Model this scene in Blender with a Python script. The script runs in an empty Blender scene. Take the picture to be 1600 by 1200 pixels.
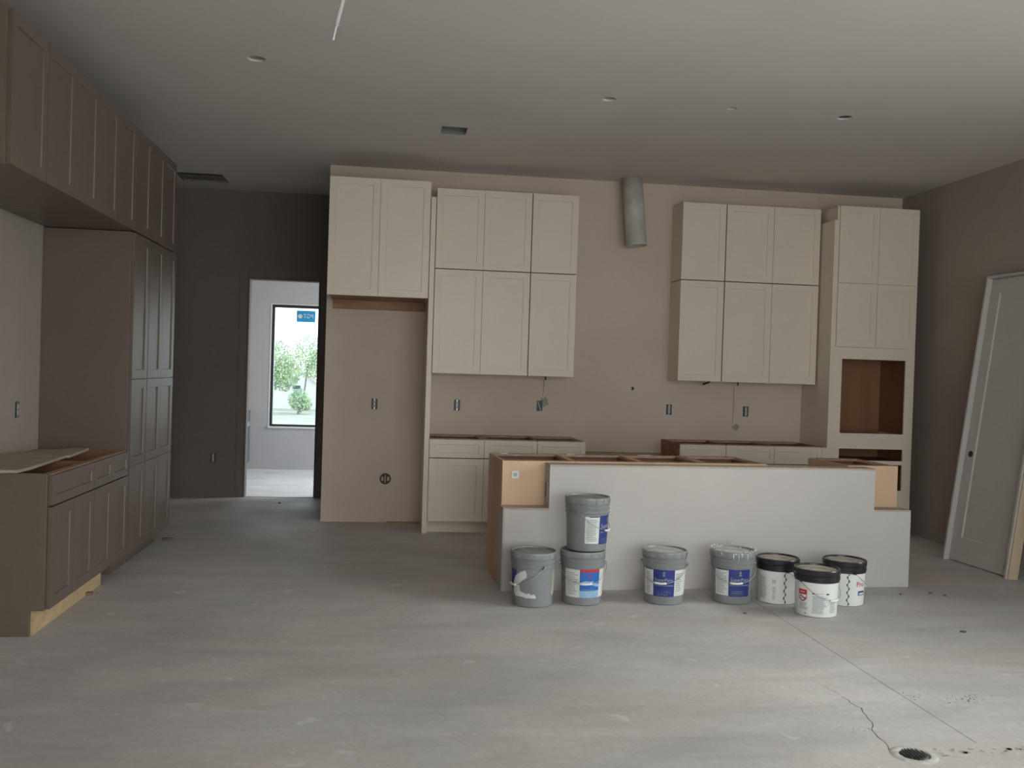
import bpy, bmesh, math, random
from mathutils import Vector, Matrix
PI = math.pi
R = math.radians
random.seed(7)
C = bpy.context.scene.collection
scene = bpy.context.scene

# ------------------------------------------------------------------ camera
F_PX, YAW, PITCH, ROLL = 1472.3, 0.1313, 0.0131, 0.0315
CAM = Vector((0.0, -9.309, 1.515))
r0 = Vector((math.cos(YAW), -math.sin(YAW), 0)); f0 = Vector((math.sin(YAW), math.cos(YAW), 0)); up = Vector((0, 0, 1))
f1 = f0 * math.cos(PITCH) - up * math.sin(PITCH)
u1 = up * math.cos(PITCH) + f0 * math.sin(PITCH)
rx = r0 * math.cos(ROLL) + u1 * math.sin(ROLL)
uy = u1 * math.cos(ROLL) - r0 * math.sin(ROLL)
cam_data = bpy.data.cameras.new('camera')
cam_data.sensor_width = 36.0
cam_data.lens = F_PX / 1600.0 * 36.0
cam_data.clip_start = 0.05; cam_data.clip_end = 200
cam = bpy.data.objects.new('camera', cam_data)
m = Matrix(((rx.x, uy.x, -f1.x, CAM.x), (rx.y, uy.y, -f1.y, CAM.y), (rx.z, uy.z, -f1.z, CAM.z), (0, 0, 0, 1)))
cam.matrix_world = m
C.objects.link(cam)
scene.camera = cam

# ------------------------------------------------------------------ world, daylight, exposure
world = bpy.data.worlds.new('overcast_sky'); scene.world = world
world.use_nodes = True
wn = world.node_tree.nodes; wl = world.node_tree.links
bg = wn['Background']
bg.inputs['Color'].default_value = (0.90, 0.96, 1.0, 1)
bg.inputs['Strength'].default_value = 2.9
def area(name, loc, direction, sx, sy, power, col):
    l = bpy.data.lights.new(name, 'AREA'); l.shape = 'RECTANGLE'; l.size = sx; l.size_y = sy
    l.energy = power; l.color = col
    o = bpy.data.objects.new(name, l); C.objects.link(o)
    o.location = loc
    o.rotation_euler = Vector(direction).to_track_quat('-Z', 'Y').to_euler()
    return o
# daylight pushed through the real openings behind the camera and in the far room
area('daylight_rear_door_left', (0.9, -10.35, 1.6), (0, 1, 0), 2.4, 2.6, 112, (1.0, 0.955, 0.905))
area('daylight_rear_door_right', (3.5, -10.35, 1.6), (0, 1, 0), 2.4, 2.6, 84, (1.0, 0.955, 0.905))
area('daylight_side_sky', (6.6, -5.5, 3.6), (-1, 0, -0.95), 3.4, 2.0, 510, (1.0, 0.955, 0.905))
area('daylight_far_window', (-1.1, 4.85, 1.5), (0, -1, -0.15), 1.1, 1.75, 8, (0.86, 0.94, 1.0))
area('daylight_far_side_window', (2.2, 3.1, 1.7), (-1, 0.1, -0.45), 1.6, 1.8, 115, (0.86, 0.94, 1.0))
scene.view_settings.view_transform = 'Standard'
scene.view_settings.look = 'None'
scene.view_settings.gamma = 1.0
scene.view_settings.use_curve_mapping = False
scene.view_settings.exposure = -0.21

# ------------------------------------------------------------------ materials
def mat(name, col, rough=0.7, var=0.06, scale=6.0, metal=0.0, bump=0.0, bscale=200.0, col2=None, spec=0.5, stretch=None, detail=4.0):
    m_ = bpy.data.materials.new(name); m_.use_nodes = True
    n = m_.node_tree.nodes; l = m_.node_tree.links
    b = n['Principled BSDF']
    b.inputs['Roughness'].default_value = rough
    b.inputs['Metallic'].default_value = metal
    b.inputs['Specular IOR Level'].default_value = spec
    tc = n.new('ShaderNodeTexCoord'); mp = n.new('ShaderNodeMapping')
    l.new(tc.outputs['Object'], mp.inputs['Vector'])
    if stretch: mp.inputs['Scale'].default_value = stretch
    ns = n.new('ShaderNodeTexNoise'); ns.inputs['Scale'].default_value = scale; ns.inputs['Detail'].default_value = detail
    l.new(mp.outputs['Vector'], ns.inputs['Vector'])
    rp = n.new('ShaderNodeValToRGB'); l.new(ns.outputs['Fac'], rp.inputs['Fac'])
    c2 = col2 or tuple(c * (1 - 2 * var) for c in col)
    c1 = col if col2 else tuple(min(1, c * (1 + var)) for c in col)
    rp.color_ramp.elements[0].position = 0.3; rp.color_ramp.elements[1].position = 0.7
    rp.color_ramp.elements[0].color = (*c2, 1); rp.color_ramp.elements[1].color = (*c1, 1)
    l.new(rp.outputs['Color'], b.inputs['Base Color'])
    if bump > 0:
        nb = n.new('ShaderNodeTexNoise'); nb.inputs['Scale'].default_value = bscale; nb.inputs['Detail'].default_value = 3
        l.new(mp.outputs['Vector'], nb.inputs['Vector'])
        bp = n.new('ShaderNodeBump'); bp.inputs['Strength'].default_value = bump; bp.inputs['Distance'].default_value = 0.002
        l.new(nb.outputs['Fac'], bp.inputs['Height']); l.new(bp.outputs['Normal'], b.inputs['Normal'])
    return m_
M = {}
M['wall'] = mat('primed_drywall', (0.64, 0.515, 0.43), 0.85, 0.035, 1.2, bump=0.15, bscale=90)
M['wall_side'] = mat('side_wall_drywall_shaded', (0.375, 0.310, 0.272), 0.85, 0.035, 1.2, bump=0.15, bscale=90)  # primed drywall again, colour darkened for the weak grazing light on these walls
M['wall_hall'] = mat('hall_wall_drywall_shaded', (0.195, 0.158, 0.136), 0.85, 0.035, 1.2, bump=0.15, bscale=90)  # same drywall, the dimness of the hall put into its colour
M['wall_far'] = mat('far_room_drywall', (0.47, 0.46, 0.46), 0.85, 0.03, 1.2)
M['ceiling'] = mat('ceiling_paint', (0.67, 0.618, 0.580), 0.9, 0.02, 0.8, bump=0.3, bscale=45)
M['trim'] = mat('primed_trim', (0.42, 0.38, 0.34), 0.6, 0.03, 3)
M['cab'] = mat('off_white_cabinet_paint', (0.76, 0.655, 0.545), 0.42, 0.015, 2, spec=0.4)
M['taupe'] = mat('taupe_cabinet_paint', (0.160, 0.119, 0.094), 0.38, 0.02, 2, spec=0.5)
M['ply'] = mat('plywood_face', (0.66, 0.43, 0.275), 0.55, 0.08, 3, stretch=(1, 1, 0.18), bump=0.05, bscale=60)
M['edge'] = mat('plywood_edge', (0.42, 0.27, 0.19), 0.7, 0.15, 14, stretch=(1, 1, 6))
M['inside'] = mat('cabinet_interior_wood', (0.29, 0.135, 0.062), 0.5, 0.10, 4, stretch=(1, 1, 0.2))
M['cleat'] = mat('brown_wood_cleat', (0.36, 0.175, 0.09), 0.6, 0.22, 7, stretch=(0.35, 1, 3))
M['kick'] = mat('raw_pine_kick', (0.62, 0.44, 0.26), 0.6, 0.1, 8, stretch=(1, 0.2, 2))
M['sheet'] = mat('pale_sheet_board', (0.42, 0.345, 0.265), 0.95, 0.08, 8)
M['drywall_white'] = mat('white_drywall', (0.53, 0.485, 0.46), 0.8, 0.02, 2.2, bump=0.1, bscale=70)
M['plate'] = mat('stud_top_plate', (0.50, 0.40, 0.33), 0.75, 0.1, 12, stretch=(0.3, 1, 1))
M['duct'] = mat('galvanised_duct', (0.58, 0.545, 0.50), 0.6, 0.12, 6, metal=0.1)
M['dark'] = mat('dark_void', (0.012, 0.012, 0.012), 0.9, 0.05, 5)
M['boxblue'] = mat('electrical_box_plastic', (0.04, 0.05, 0.06), 0.5, 0.05, 5)
M['device'] = mat('receptacle_plastic', (0.42, 0.40, 0.38), 0.5, 0.05, 5)
M['mud'] = mat('joint_compound_patch', (0.36, 0.335, 0.29), 0.9, 0.08, 14)
M['door'] = mat('primed_white_door', (0.52, 0.48, 0.455), 0.5, 0.015, 3)
M['raw'] = mat('raw_jamb_wood', (0.50, 0.38, 0.27), 0.7, 0.1, 10, stretch=(1, 1, 0.1))
M['bronze'] = mat('bronze_bore_latch', (0.06, 0.035, 0.03), 0.4, 0.05, 5, metal=0.5)
M['black'] = mat('black_window_frame', (0.018, 0.020, 0.024), 0.35, 0.05, 5)
M['bucket_grey'] = mat('grey_bucket_plastic', (0.235, 0.240, 0.243), 0.34, 0.05, 9)
M['lid_grey'] = mat('grey_lid_plastic', (0.285, 0.288, 0.285), 0.36, 0.10, 12)
M['bucket_white'] = mat('white_bucket_plastic', (0.78, 0.77, 0.74), 0.35, 0.02, 9)
M['bucket_black'] = mat('black_lid_plastic', (0.022, 0.022, 0.026), 0.3, 0.1, 9)
M['dusty_lid'] = mat('dusty_lid_top', (0.55, 0.49, 0.42), 0.8, 0.0, 16, col2=(0.20, 0.16, 0.13))
M['paint_lid'] = mat('paint_splashed_lid_top', (0.66, 0.64, 0.60), 0.6, 0.0, 14, col2=(0.36, 0.34, 0.32))
M['grey_lid'] = mat('worn_grey_lid_top', (0.33, 0.32, 0.30), 0.6, 0.0, 14, col2=(0.17, 0.17, 0.17))
M['lbl_white'] = mat('white_label', (0.66, 0.66, 0.63), 0.5, 0.05, 18)
M['lbl_blue'] = mat('navy_label', (0.022, 0.035, 0.20), 0.4, 0.03, 10)
M['lbl_mid'] = mat('bright_blue_label', (0.02, 0.13, 0.46), 0.4, 0.05, 10)
M['lbl_sky'] = mat('pale_blue_label', (0.30, 0.50, 0.68), 0.4, 0.10, 24)
M['lbl_red'] = mat('red_label', (0.52, 0.03, 0.035), 0.4, 0.05, 10)
M['ink'] = mat('grey_print', (0.22, 0.23, 0.25), 0.5, 0.05, 10)
M['inkblack'] = mat('black_print', (0.02, 0.02, 0.03), 0.5, 0.05, 10)
M['wire'] = mat('wire_steel', (0.45, 0.45, 0.44), 0.35, 0.05, 10, metal=0.6)
M['grip'] = mat('white_grip_plastic', (0.80, 0.80, 0.78), 0.4, 0.02, 10)
M['splat'] = mat('dried_paint_splash', (0.62, 0.62, 0.60), 0.4, 0.1, 20)
M['cord'] = mat('white_cable_sheath', (0.62, 0.60, 0.57), 0.5, 0.03, 10)
M['shim'] = mat('broken_shim_wood', (0.22, 0.13, 0.08), 0.8, 0.2, 30)
M['sticker'] = mat('blue_window_sticker', (0.03, 0.35, 0.66), 0.5, 0.02, 5)
M['vanity'] = mat('slate_blue_cabinet', (0.10, 0.12, 0.15), 0.4, 0.03, 5)
M['leaf'] = mat('pale_green_leaves', (0.56, 0.66, 0.38), 0.7, 0.0, 1.6, col2=(0.30, 0.46, 0.33))
M['bark'] = mat('grey_bark', (0.36, 0.31, 0.30), 0.9, 0.2, 12)
M['lawn'] = mat('dry_lawn', (0.46, 0.50, 0.44), 0.95, 0.12, 0.9)
M['kerb'] = mat('pale_concrete_kerb', (0.62, 0.60, 0.56), 0.9, 0.04, 3)
M['shed'] = mat('white_shed_siding', (0.80, 0.79, 0.78), 0.8, 0.03, 3)
M['shedroof'] = mat('pale_shed_roof', (0.62, 0.58, 0.58), 0.8, 0.06, 3)
M['drainring'] = mat('mortar_drain_ring', (0.48, 0.46, 0.42), 0.85, 0.12, 40)
M['drain'] = mat('dark_drain_strainer', (0.05, 0.05, 0.047), 0.6, 0.3, 60)
M['darkgap'] = mat('dark_groove_fill', (0.10, 0.085, 0.075), 0.95, 0.1, 30)  # dark brown for the joint, cracks, threshold line, wall box and one can
M['rough'] = mat('chipped_brownish_slab', (0.42, 0.34, 0.29), 0.95, 0.15, 30)
M['boot'] = mat('dull_galvanised_boot', (0.20, 0.20, 0.195), 0.7, 0.1, 8)
M['chip'] = mat('floor_chip', (0.14, 0.115, 0.10), 0.9, 0.1, 30)

def concrete(name, tint=(0.56, 0.53, 0.51)):
    m_ = bpy.data.materials.new(name); m_.use_nodes = True
    n = m_.node_tree.nodes; l = m_.node_tree.links
    b = n['Principled BSDF']
    tc = n.new('ShaderNodeTexCoord')
    def noise(scale, detail=5, rough=0.6, st=(1, 1, 1), dist=0.0):
        mp = n.new('ShaderNodeMapping'); mp.inputs['Scale'].default_value = st
        l.new(tc.outputs['Object'], mp.inputs['Vector'])
        x = n.new('ShaderNodeTexNoise'); x.inputs['Scale'].default_value = scale; x.inputs['Detail'].default_value = detail
        x.inputs['Roughness'].default_value = rough; x.inputs['Distortion'].default_value = dist
        l.new(mp.outputs['Vector'], x.inputs['Vector']); return x
    def ramp(src, p0, c0, p1, c1):
        r = n.new('ShaderNodeValToRGB'); r.color_ramp.elements[0].position = p0; r.color_ramp.elements[1].position = p1
        r.color_ramp.elements[0].color = (*c0, 1); r.color_ramp.elements[1].color = (*c1, 1)
        l.new(src, r.inputs['Fac']); return r
    def mix(fac, a, bb, mode='MIX'):
        x = n.new('ShaderNodeMix'); x.data_type = 'RGBA'; x.blend_type = mode
        if isinstance(fac, float): x.inputs[0].default_value = fac
        else: l.new(fac, x.inputs[0])
        l.new(a, x.inputs[6])
        if isinstance(bb, tuple): x.inputs[7].default_value = (*bb, 1)
        else: l.new(bb, x.inputs[7])
        return x
    t = tint
    big = ramp(noise(0.55, 6, 0.6).outputs['Fac'], 0.32, tuple(c * 0.82 for c in t), 0.68, tuple(c * 1.12 for c in t))
    warm = ramp(noise(0.9, 4, 0.55, (1, 1.6, 1)).outputs['Fac'], 0.45, (0, 0, 0), 0.72, (1, 1, 1))
    a = mix(warm.outputs['Color'], big.outputs['Color'], (t[0] * 1.03, t[1] * 0.955, t[2] * 0.91))
    st = ramp(noise(3.2, 7, 0.65, (0.35, 1.0, 1), 0.6).outputs['Fac'], 0.35, (0.86, 0.86, 0.87), 0.65, (1.06, 1.06, 1.06))
    a2 = mix(1.0, a.outputs[2], st.outputs['Color'], 'MULTIPLY')
    fine = ramp(noise(26, 6, 0.7).outputs['Fac'], 0.3, (0.90, 0.90, 0.90), 0.7, (1.07, 1.07, 1.07))
    a3 = mix(1.0, a2.outputs[2], fine.outputs['Color'], 'MULTIPLY')
    # pale splashes of compound and paint
    sp = ramp(noise(4.2, 3, 0.5, (1, 1.2, 1), 0.3).outputs['Fac'], 0.675, (0, 0, 0), 0.70, (1, 1, 1))
    spots = n.new('ShaderNodeMath'); spots.operation = 'MULTIPLY'; spots.inputs[1].default_value = 0.45
    l.new(sp.outputs['Color'], spots.inputs[0])
    a4 = mix(spots.outputs[0], a3.outputs[2], (0.72, 0.70, 0.68))
    sm = ramp(noise(17, 2, 0.5).outputs['Fac'], 0.74, (0, 0, 0), 0.77, (1, 1, 1))
    sm2 = n.new('ShaderNodeMath'); sm2.operation = 'MULTIPLY'; sm2.inputs[1].default_value = 0.5
    l.new(sm.outputs['Color'], sm2.inputs[0])
    a5 = mix(sm2.outputs[0], a4.outputs[2], (0.74, 0.73, 0.71))
    # reddish-brown dust stains
    rd = ramp(noise(1.7, 5, 0.65, (0.6, 1.4, 1), 0.4).outputs['Fac'], 0.60, (0, 0, 0), 0.74, (1, 1, 1))
    rd2 = n.new('ShaderNodeMath'); rd2.operation = 'MULTIPLY'; rd2.inputs[1].default_value = 0.45
    l.new(rd.outputs['Color'], rd2.inputs[0])
    a6 = mix(rd2.outputs[0], a5.outputs[2], (0.46, 0.385, 0.335))
    l.new(a6.outputs[2], b.inputs['Base Color'])
    rr = ramp(noise(1.3, 4).outputs['Fac'], 0.3, (0.55, 0.55, 0.55), 0.7, (0.80, 0.80, 0.80))
    l.new(rr.outputs['Color'], b.inputs['Roughness'])
    bp = n.new('ShaderNodeBump'); bp.inputs['Strength'].default_value = 0.25; bp.inputs['Distance'].default_value = 0.003
    l.new(noise(38, 5, 0.7).outputs['Fac'], bp.inputs['Height']); l.new(bp.outputs['Normal'], b.inputs['Normal'])
    return m_
M['concrete'] = concrete('bare_concrete_slab')
M['concrete_far'] = concrete('concrete_slab_far_lit', (0.82, 0.82, 0.82))  # same slab, colour paled to carry the far room's daylight
def glass():
    m_ = bpy.data.materials.new('window_glass'); m_.use_nodes = True
    n = m_.node_tree.nodes; l = m_.node_tree.links
    n.remove(n['Principled BSDF'])
    tr = n.new('ShaderNodeBsdfTransparent'); tr.inputs['Color'].default_value = (0.93, 0.97, 0.97, 1)
    gl = n.new('ShaderNodeBsdfGlossy'); gl.inputs['Roughness'].default_value = 0.02
    lw = n.new('ShaderNodeFresnel'); lw.inputs['IOR'].default_value = 1.45
    mx = n.new('ShaderNodeMixShader'); l.new(lw.outputs['Fac'], mx.inputs['Fac'])
    l.new(tr.outputs[0], mx.inputs[1]); l.new(gl.outputs[0], mx.inputs[2])
    l.new(mx.outputs[0], n['Material Output'].inputs['Surface'])
    return m_
M['glass'] = glass()

# ------------------------------------------------------------------ mesh helpers
def box(bm, x0, x1, y0, y1, z0, z1):
    v = [bm.verts.new(p) for p in ((x0, y0, z0), (x1, y0, z0), (x1, y1, z0), (x0, y1, z0), (x0, y0, z1), (x1, y0, z1), (x1, y1, z1), (x0, y1, z1))]
    for f in ((0, 3, 2, 1), (4, 5, 6, 7), (0, 1, 5, 4), (1, 2, 6, 5), (2, 3, 7, 6), (3, 0, 4, 7)):
        bm.faces.new([v[i] for i in f])
def NB(*boxes):
    bm = bmesh.new()
    for b in boxes: box(bm, *b)
    return bm
def obj(name, bm, material, parent=None, loc=None, smooth=False, bevel=0.0, label=None):
    me = bpy.data.meshes.new(name); bm.normal_update(); bm.to_mesh(me); bm.free()
    me.materials.append(material)
    if smooth:
        for p in me.polygons: p.use_smooth = True
    o = bpy.data.objects.new(name, me); C.objects.link(o)
    if parent: o.parent = parent
    if loc: o.location = loc
    if bevel > 0:
        md = o.modifiers.new('bevel', 'BEVEL'); md.width = bevel; md.segments = 2; md.limit_method = 'ANGLE'; md.angle_limit = R(40)
    if label: o['label'] = label
    return o
def tag(o, label, cat, group=None):
    o['label'] = label; o['category'] = cat
    if group: o['group'] = group
    return o
def thing(name, label, cat, loc=(0, 0, 0), rz=0.0, group=None):
    o = bpy.data.objects.new(name, None); C.objects.link(o); o.empty_display_size = 0.1
    o.location = loc; o.rotation_euler = (0, 0, rz)
    return tag(o, label, cat, group)
def struct(name, bm, material, label=None, parent=None, bevel=0.0):
    o = obj(name, bm, material, parent, bevel=bevel)
    if not parent: o['kind'] = 'structure'
    if label: o['label'] = label
    return o
def lathe(bm, prof, seg=48, cap0=True, cap1=False, center=(0, 0)):
    rings = []
    for r, z in prof:
        rings.append([bm.verts.new((center[0] + r * math.cos(2 * PI * i / seg), center[1] + r * math.sin(2 * PI * i / seg), z)) for i in range(seg)])
    for a, b in zip(rings[:-1], rings[1:]):
        for i in range(seg):
            j = (i + 1) % seg
            bm.faces.new((a[i], a[j], b[j], b[i]))
    if cap0: bm.faces.new(list(reversed(rings[0])))
    if cap1: bm.faces.new(rings[-1])
def tube(bm, pts, r, seg=8, cap=True):
    pts = [Vector(p) for p in pts]
    rings = []
    for i, p in enumerate(pts):
        d = (pts[min(i + 1, len(pts) - 1)] - pts[max(i - 1, 0)]).normalized()
        a = d.orthogonal().normalized() if i == 0 else (rings_a - d * rings_a.dot(d)).normalized()
        rings_a = a
        b = d.cross(a)
        rings.append([bm.verts.new(p + (a * math.cos(2 * PI * k / seg) + b * math.sin(2 * PI * k / seg)) * r) for k in range(seg)])
    for a, b in zip(rings[:-1], rings[1:]):
        for k in range(seg):
            j = (k + 1) % seg
            bm.faces.new((a[k], a[j], b[j], b[k]))
    if cap:
        bm.faces.new(list(reversed(rings[0]))); bm.faces.new(rings[-1])
def prism(bm, poly, z0, z1):
    a = [bm.verts.new((x, y, z0)) for x, y in poly]; b = [bm.verts.new((x, y, z1)) for x, y in poly]
    bm.faces.new(list(reversed(a))); bm.faces.new(b)
    for i in range(len(poly)):
        j = (i + 1) % len(poly); bm.faces.new((a[i], a[j], b[j], b[i]))
def text_mesh(txt, size):
    cu = bpy.data.curves.new('txt', 'FONT'); cu.body = txt; cu.size = size; cu.align_x = 'CENTER'; cu.align_y = 'CENTER'
    cu.resolution_u = 2
    o = bpy.data.objects.new('txt', cu); C.objects.link(o)
    dg = bpy.context.evaluated_depsgraph_get(); dg.update()
    me = bpy.data.meshes.new_from_object(o.evaluated_get(dg))
    vs = [tuple(v.co) for v in me.vertices]; fs = [tuple(p.vertices) for p in me.polygons]
    bpy.data.objects.remove(o); bpy.data.curves.remove(cu); bpy.data.meshes.remove(me)
    return vs, fs

# ------------------------------------------------------------------ the room shell
H = 3.46
XW, XR, YB, YH = -2.393, 5.304, -10.0, 1.65
def wall_y(name, x0, x1, y0, y1, z0, z1, opens, material):
    """wall parallel to X with openings (xa, xb, za, zb)"""
    bm = bmesh.new(); x = x0
    for xa, xb, za, zb in sorted(opens):
        if xa > x: box(bm, x, xa, y0, y1, z0, z1)
        if za > z0: box(bm, xa, xb, y0, y1, z0, za)
        if zb < z1: box(bm, xa, xb, y0, y1, zb, z1)
        x = xb
    if x < x1: box(bm, x, x1, y0, y1, z0, z1)
    return struct(name, bm, material)
def wall_x(name, x0, x1, y0, y1, z0, z1, opens, material):
    bm = bmesh.new(); y = y0
    for ya, yb, za, zb in sorted(opens):
        if ya > y: box(bm, x0, x1, y, ya, z0, z1)
        if za > z0: box(bm, x0, x1, ya, yb, z0, za)
        if zb < z1: box(bm, x0, x1, ya, yb, zb, z1)
        y = yb
    if y < y1: box(bm, x0, x1, y, y1, z0, z1)
    return struct(name, bm, material)
T = 0.12
wall_y('wall_back', -0.609, XR, 0.0, T, 0, H, [], M['wall'])
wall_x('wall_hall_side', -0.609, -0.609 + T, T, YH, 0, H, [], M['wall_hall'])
K1, K2, KZ = -1.589, -0.788, 2.484
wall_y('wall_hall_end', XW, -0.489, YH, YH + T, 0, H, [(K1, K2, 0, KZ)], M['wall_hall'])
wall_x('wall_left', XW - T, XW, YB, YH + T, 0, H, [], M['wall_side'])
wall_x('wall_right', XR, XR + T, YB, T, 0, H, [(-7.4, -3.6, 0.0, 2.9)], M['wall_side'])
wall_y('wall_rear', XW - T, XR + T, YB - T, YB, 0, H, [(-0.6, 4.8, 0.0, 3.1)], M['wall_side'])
# far room beyond the hall door
FX0, FX1, FY = -2.45, 2.0, 4.58
W0, W1, WZ0, WZ1 = -1.69, -0.55, 0.597, 2.388
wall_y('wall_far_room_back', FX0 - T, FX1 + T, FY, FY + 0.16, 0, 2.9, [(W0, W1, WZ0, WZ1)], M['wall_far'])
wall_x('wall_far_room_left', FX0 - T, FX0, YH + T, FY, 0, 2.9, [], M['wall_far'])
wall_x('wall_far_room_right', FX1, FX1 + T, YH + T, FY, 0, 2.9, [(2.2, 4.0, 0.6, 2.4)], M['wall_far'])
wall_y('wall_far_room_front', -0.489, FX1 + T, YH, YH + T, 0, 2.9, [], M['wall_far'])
# sliding door frame behind the camera and side window frame
def frame_window(name, horizontal, a0, a1, z0, z1, pos, depth, mull, label):
    t = bpy.data.objects.new(name, None); C.objects.link(t); t['kind'] = 'structure'; t['label'] = label
    fw = 0.05
    def B(a, b, c, d): return (a, b, pos, pos + depth, c, d) if horizontal else (pos, pos + depth, a, b, c, d)
    bs = [B(a0, a0 + fw, z0, z1), B(a1 - fw, a1, z0, z1), B(a0 + fw, a1 - fw, z1 - fw, z1), B(a0 + fw, a1 - fw, z0, z0 + fw)]
    for k in range(1, mull):
        x = a0 + (a1 - a0) * k / mull; bs.append(B(x - fw / 2, x + fw / 2, z0 + fw, z1 - fw))
    obj('window_frame', NB(*bs), M['black'], t)
    for k in range(mull):
        xa = a0 + (a1 - a0) * k / mull + (fw if k == 0 else fw / 2) + 0.001
        xb = a0 + (a1 - a0) * (k + 1) / mull - (fw if k == mull - 1 else fw / 2) - 0.001
        c = pos + depth / 2
        g = (xa, xb, c - 0.003, c + 0.003, z0 + fw, z1 - fw) if horizontal else (c - 0.003, c + 0.003, xa, xb, z0 + fw, z1 - fw)
        obj('glass_pane', NB(g), M['glass'], t)
    return t
frame_window('window_1', True, W0 + 0.001, W1 - 0.001, WZ0 + 0.001, WZ1 - 0.001, FY + 0.062, 0.07, 1, 'black framed picture window in the bright far room')
frame_window('window_2', True, -0.599, 4.799, 0.001, 3.099, YB - 0.09, 0.06, 4, 'black framed sliding glass doors')
frame_window('window_3', False, -7.399, -3.601, 0.001, 2.899, XR + 0.03, 0.06, 3, 'black framed sliding doors in the side wall')

# floor: slabs with a sawn control joint, a drain hole
def grid_plane(xs, ys, holes, z, flip=False, circ=()):
    """horizontal sheet; holes = set of (i, j) cells left open, circ = {(i,j):(cx,cy,r)} round holes"""
    bm = bmesh.new(); V = {}
    def vv(x, y):
        k = (round(x, 5), round(y, 5))
        if k not in V: V[k] = bm.verts.new((x, y, z))
        return V[k]
    circ = dict(circ)
    for i in range(len(xs) - 1):
        for j in range(len(ys) - 1):
            if (i, j) in holes: continue
            x0, x1, y0, y1 = xs[i], xs[i + 1], ys[j], ys[j + 1]
            if (i, j) in circ:
                cx_, cy_, r_ = circ[(i, j)]; N = 32
                cr = [bm.verts.new((cx_ + r_ * math.cos(2 * PI * k / N), cy_ + r_ * math.sin(2 * PI * k / N), z)) for k in range(N)]
                sq = []
                for k in range(N):
                    a = 2 * PI * k / N; c, s = math.cos(a), math.sin(a); q = 1 / max(abs(c), abs(s))
                    hx, hy = (x1 - x0) / 2, (y1 - y0) / 2
                    sq.append(vv((x0 + x1) / 2 + hx * c * q, (y0 + y1) / 2 + hy * s * q))
                for k in range(N):
                    kk = (k + 1) % N; f = (sq[k], sq[kk], cr[kk], cr[k])
                    bm.faces.new(f if not flip else tuple(reversed(f)))
                continue
            f = (vv(x0, y0), vv(x1, y0), vv(x1, y1), vv(x0, y1))
            bm.faces.new(f if not flip else tuple(reversed(f)))
    bmesh.ops.recalc_face_normals(bm, faces=bm.faces)
    if (bm.faces[:][0].normal.z > 0) == flip: bmesh.ops.reverse_faces(bm, faces=bm.faces)
    return bm
DR = (2.177, -5.732, 0.062)
JX0, JX1 = 2.5225, 2.5265
xs = [XW - T, DR[0] - 0.08, DR[0] + 0.08, JX0, JX1, XR + T]; ys = [YB - T, DR[1] - 0.08, DR[1] + 0.08, -5.62, -2.6, YH]
bm = grid_plane(xs, ys, {(3, 3)}, 0.0, circ={(1, 1): DR})
floor = struct('floor', bm, M['concrete'], 'bare grey concrete slab with stains and a sawn joint')
obj('joint_bottom', NB((JX0 - 0.004, JX1 + 0.004, -5.63, -2.59, -0.02, -0.004)), M['darkgap'], floor)
bm = bmesh.new()                                     # slab edges down the joint
box(bm, JX0 - 0.01, JX0, -5.62, -2.6, -0.02, -0.0005); box(bm, JX1, JX1 + 0.01, -5.62, -2.6, -0.02, -0.0005)
obj('joint_edge', bm, M['concrete'], floor)
def crack(pts, w):
    bm = bmesh.new(); prev = None
    P = []
    for (xa, ya), (xb, yb) in zip(pts[:-1], pts[1:]):
        for k in range(6):
            t = k / 6; P.append((xa + (xb - xa) * t + random.uniform(-.012, .012), ya + (yb - ya) * t + random.uniform(-.008, .008)))
    for i, (x, y) in enumerate(P):
        ww = w * random.uniform(0.4, 1.2)
        a, b = bm.verts.new((x - ww, y, 0.0006)), bm.verts.new((x + ww, y, 0.0006))
        if prev: bm.faces.new((prev[0], prev[1], b, a))
        prev = (a, b)
    return bm
obj('crack', crack([(2.215, -5.04), (2.235, -5.2), (2.15, -5.45), (2.10, -5.72)], 0.0022), M['darkgap'], floor)
obj('crack', crack([(2.13, -4.72), (2.2, -4.9), (2.215, -5.04)], 0.0010), M['darkgap'], floor)
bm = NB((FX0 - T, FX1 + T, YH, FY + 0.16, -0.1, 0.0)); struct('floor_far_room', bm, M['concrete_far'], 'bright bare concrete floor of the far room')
bm = NB((K1, K2, YH + 0.001, YH + 0.006, 0.0, 0.004)); struct('trim_threshold', bm, M['darkgap'], 'dark joint line across the hall doorway')

# ceiling with cut openings for cans and vent boots
cans = [(-0.89, -3.094, 0.058), (1.493, -2.765, 0.050), (2.406, -2.743, 0.036), (3.279, -2.718, 0.056)]
vents = [(0.373, 0.578, -1.73, -1.49), (-2.24, -1.76, 0.80, 1.26)]
xs = {XW - T, XR + T}; ys = {YB - T, YH + T}
for x, y, r in cans: xs |= {x - r * 1.5, x + r * 1.5}; ys |= {y - r * 1.5, y + r * 1.5}
for a, b, c, d in vents: xs |= {a, b}; ys |= {c, d}
xs = sorted(xs); ys = sorted(ys)
def cell(xc, yc):
    i = max(k for k in range(len(xs)) if xs[k] <= xc); j = max(k for k in range(len(ys)) if ys[k] <= yc); return i, j
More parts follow.
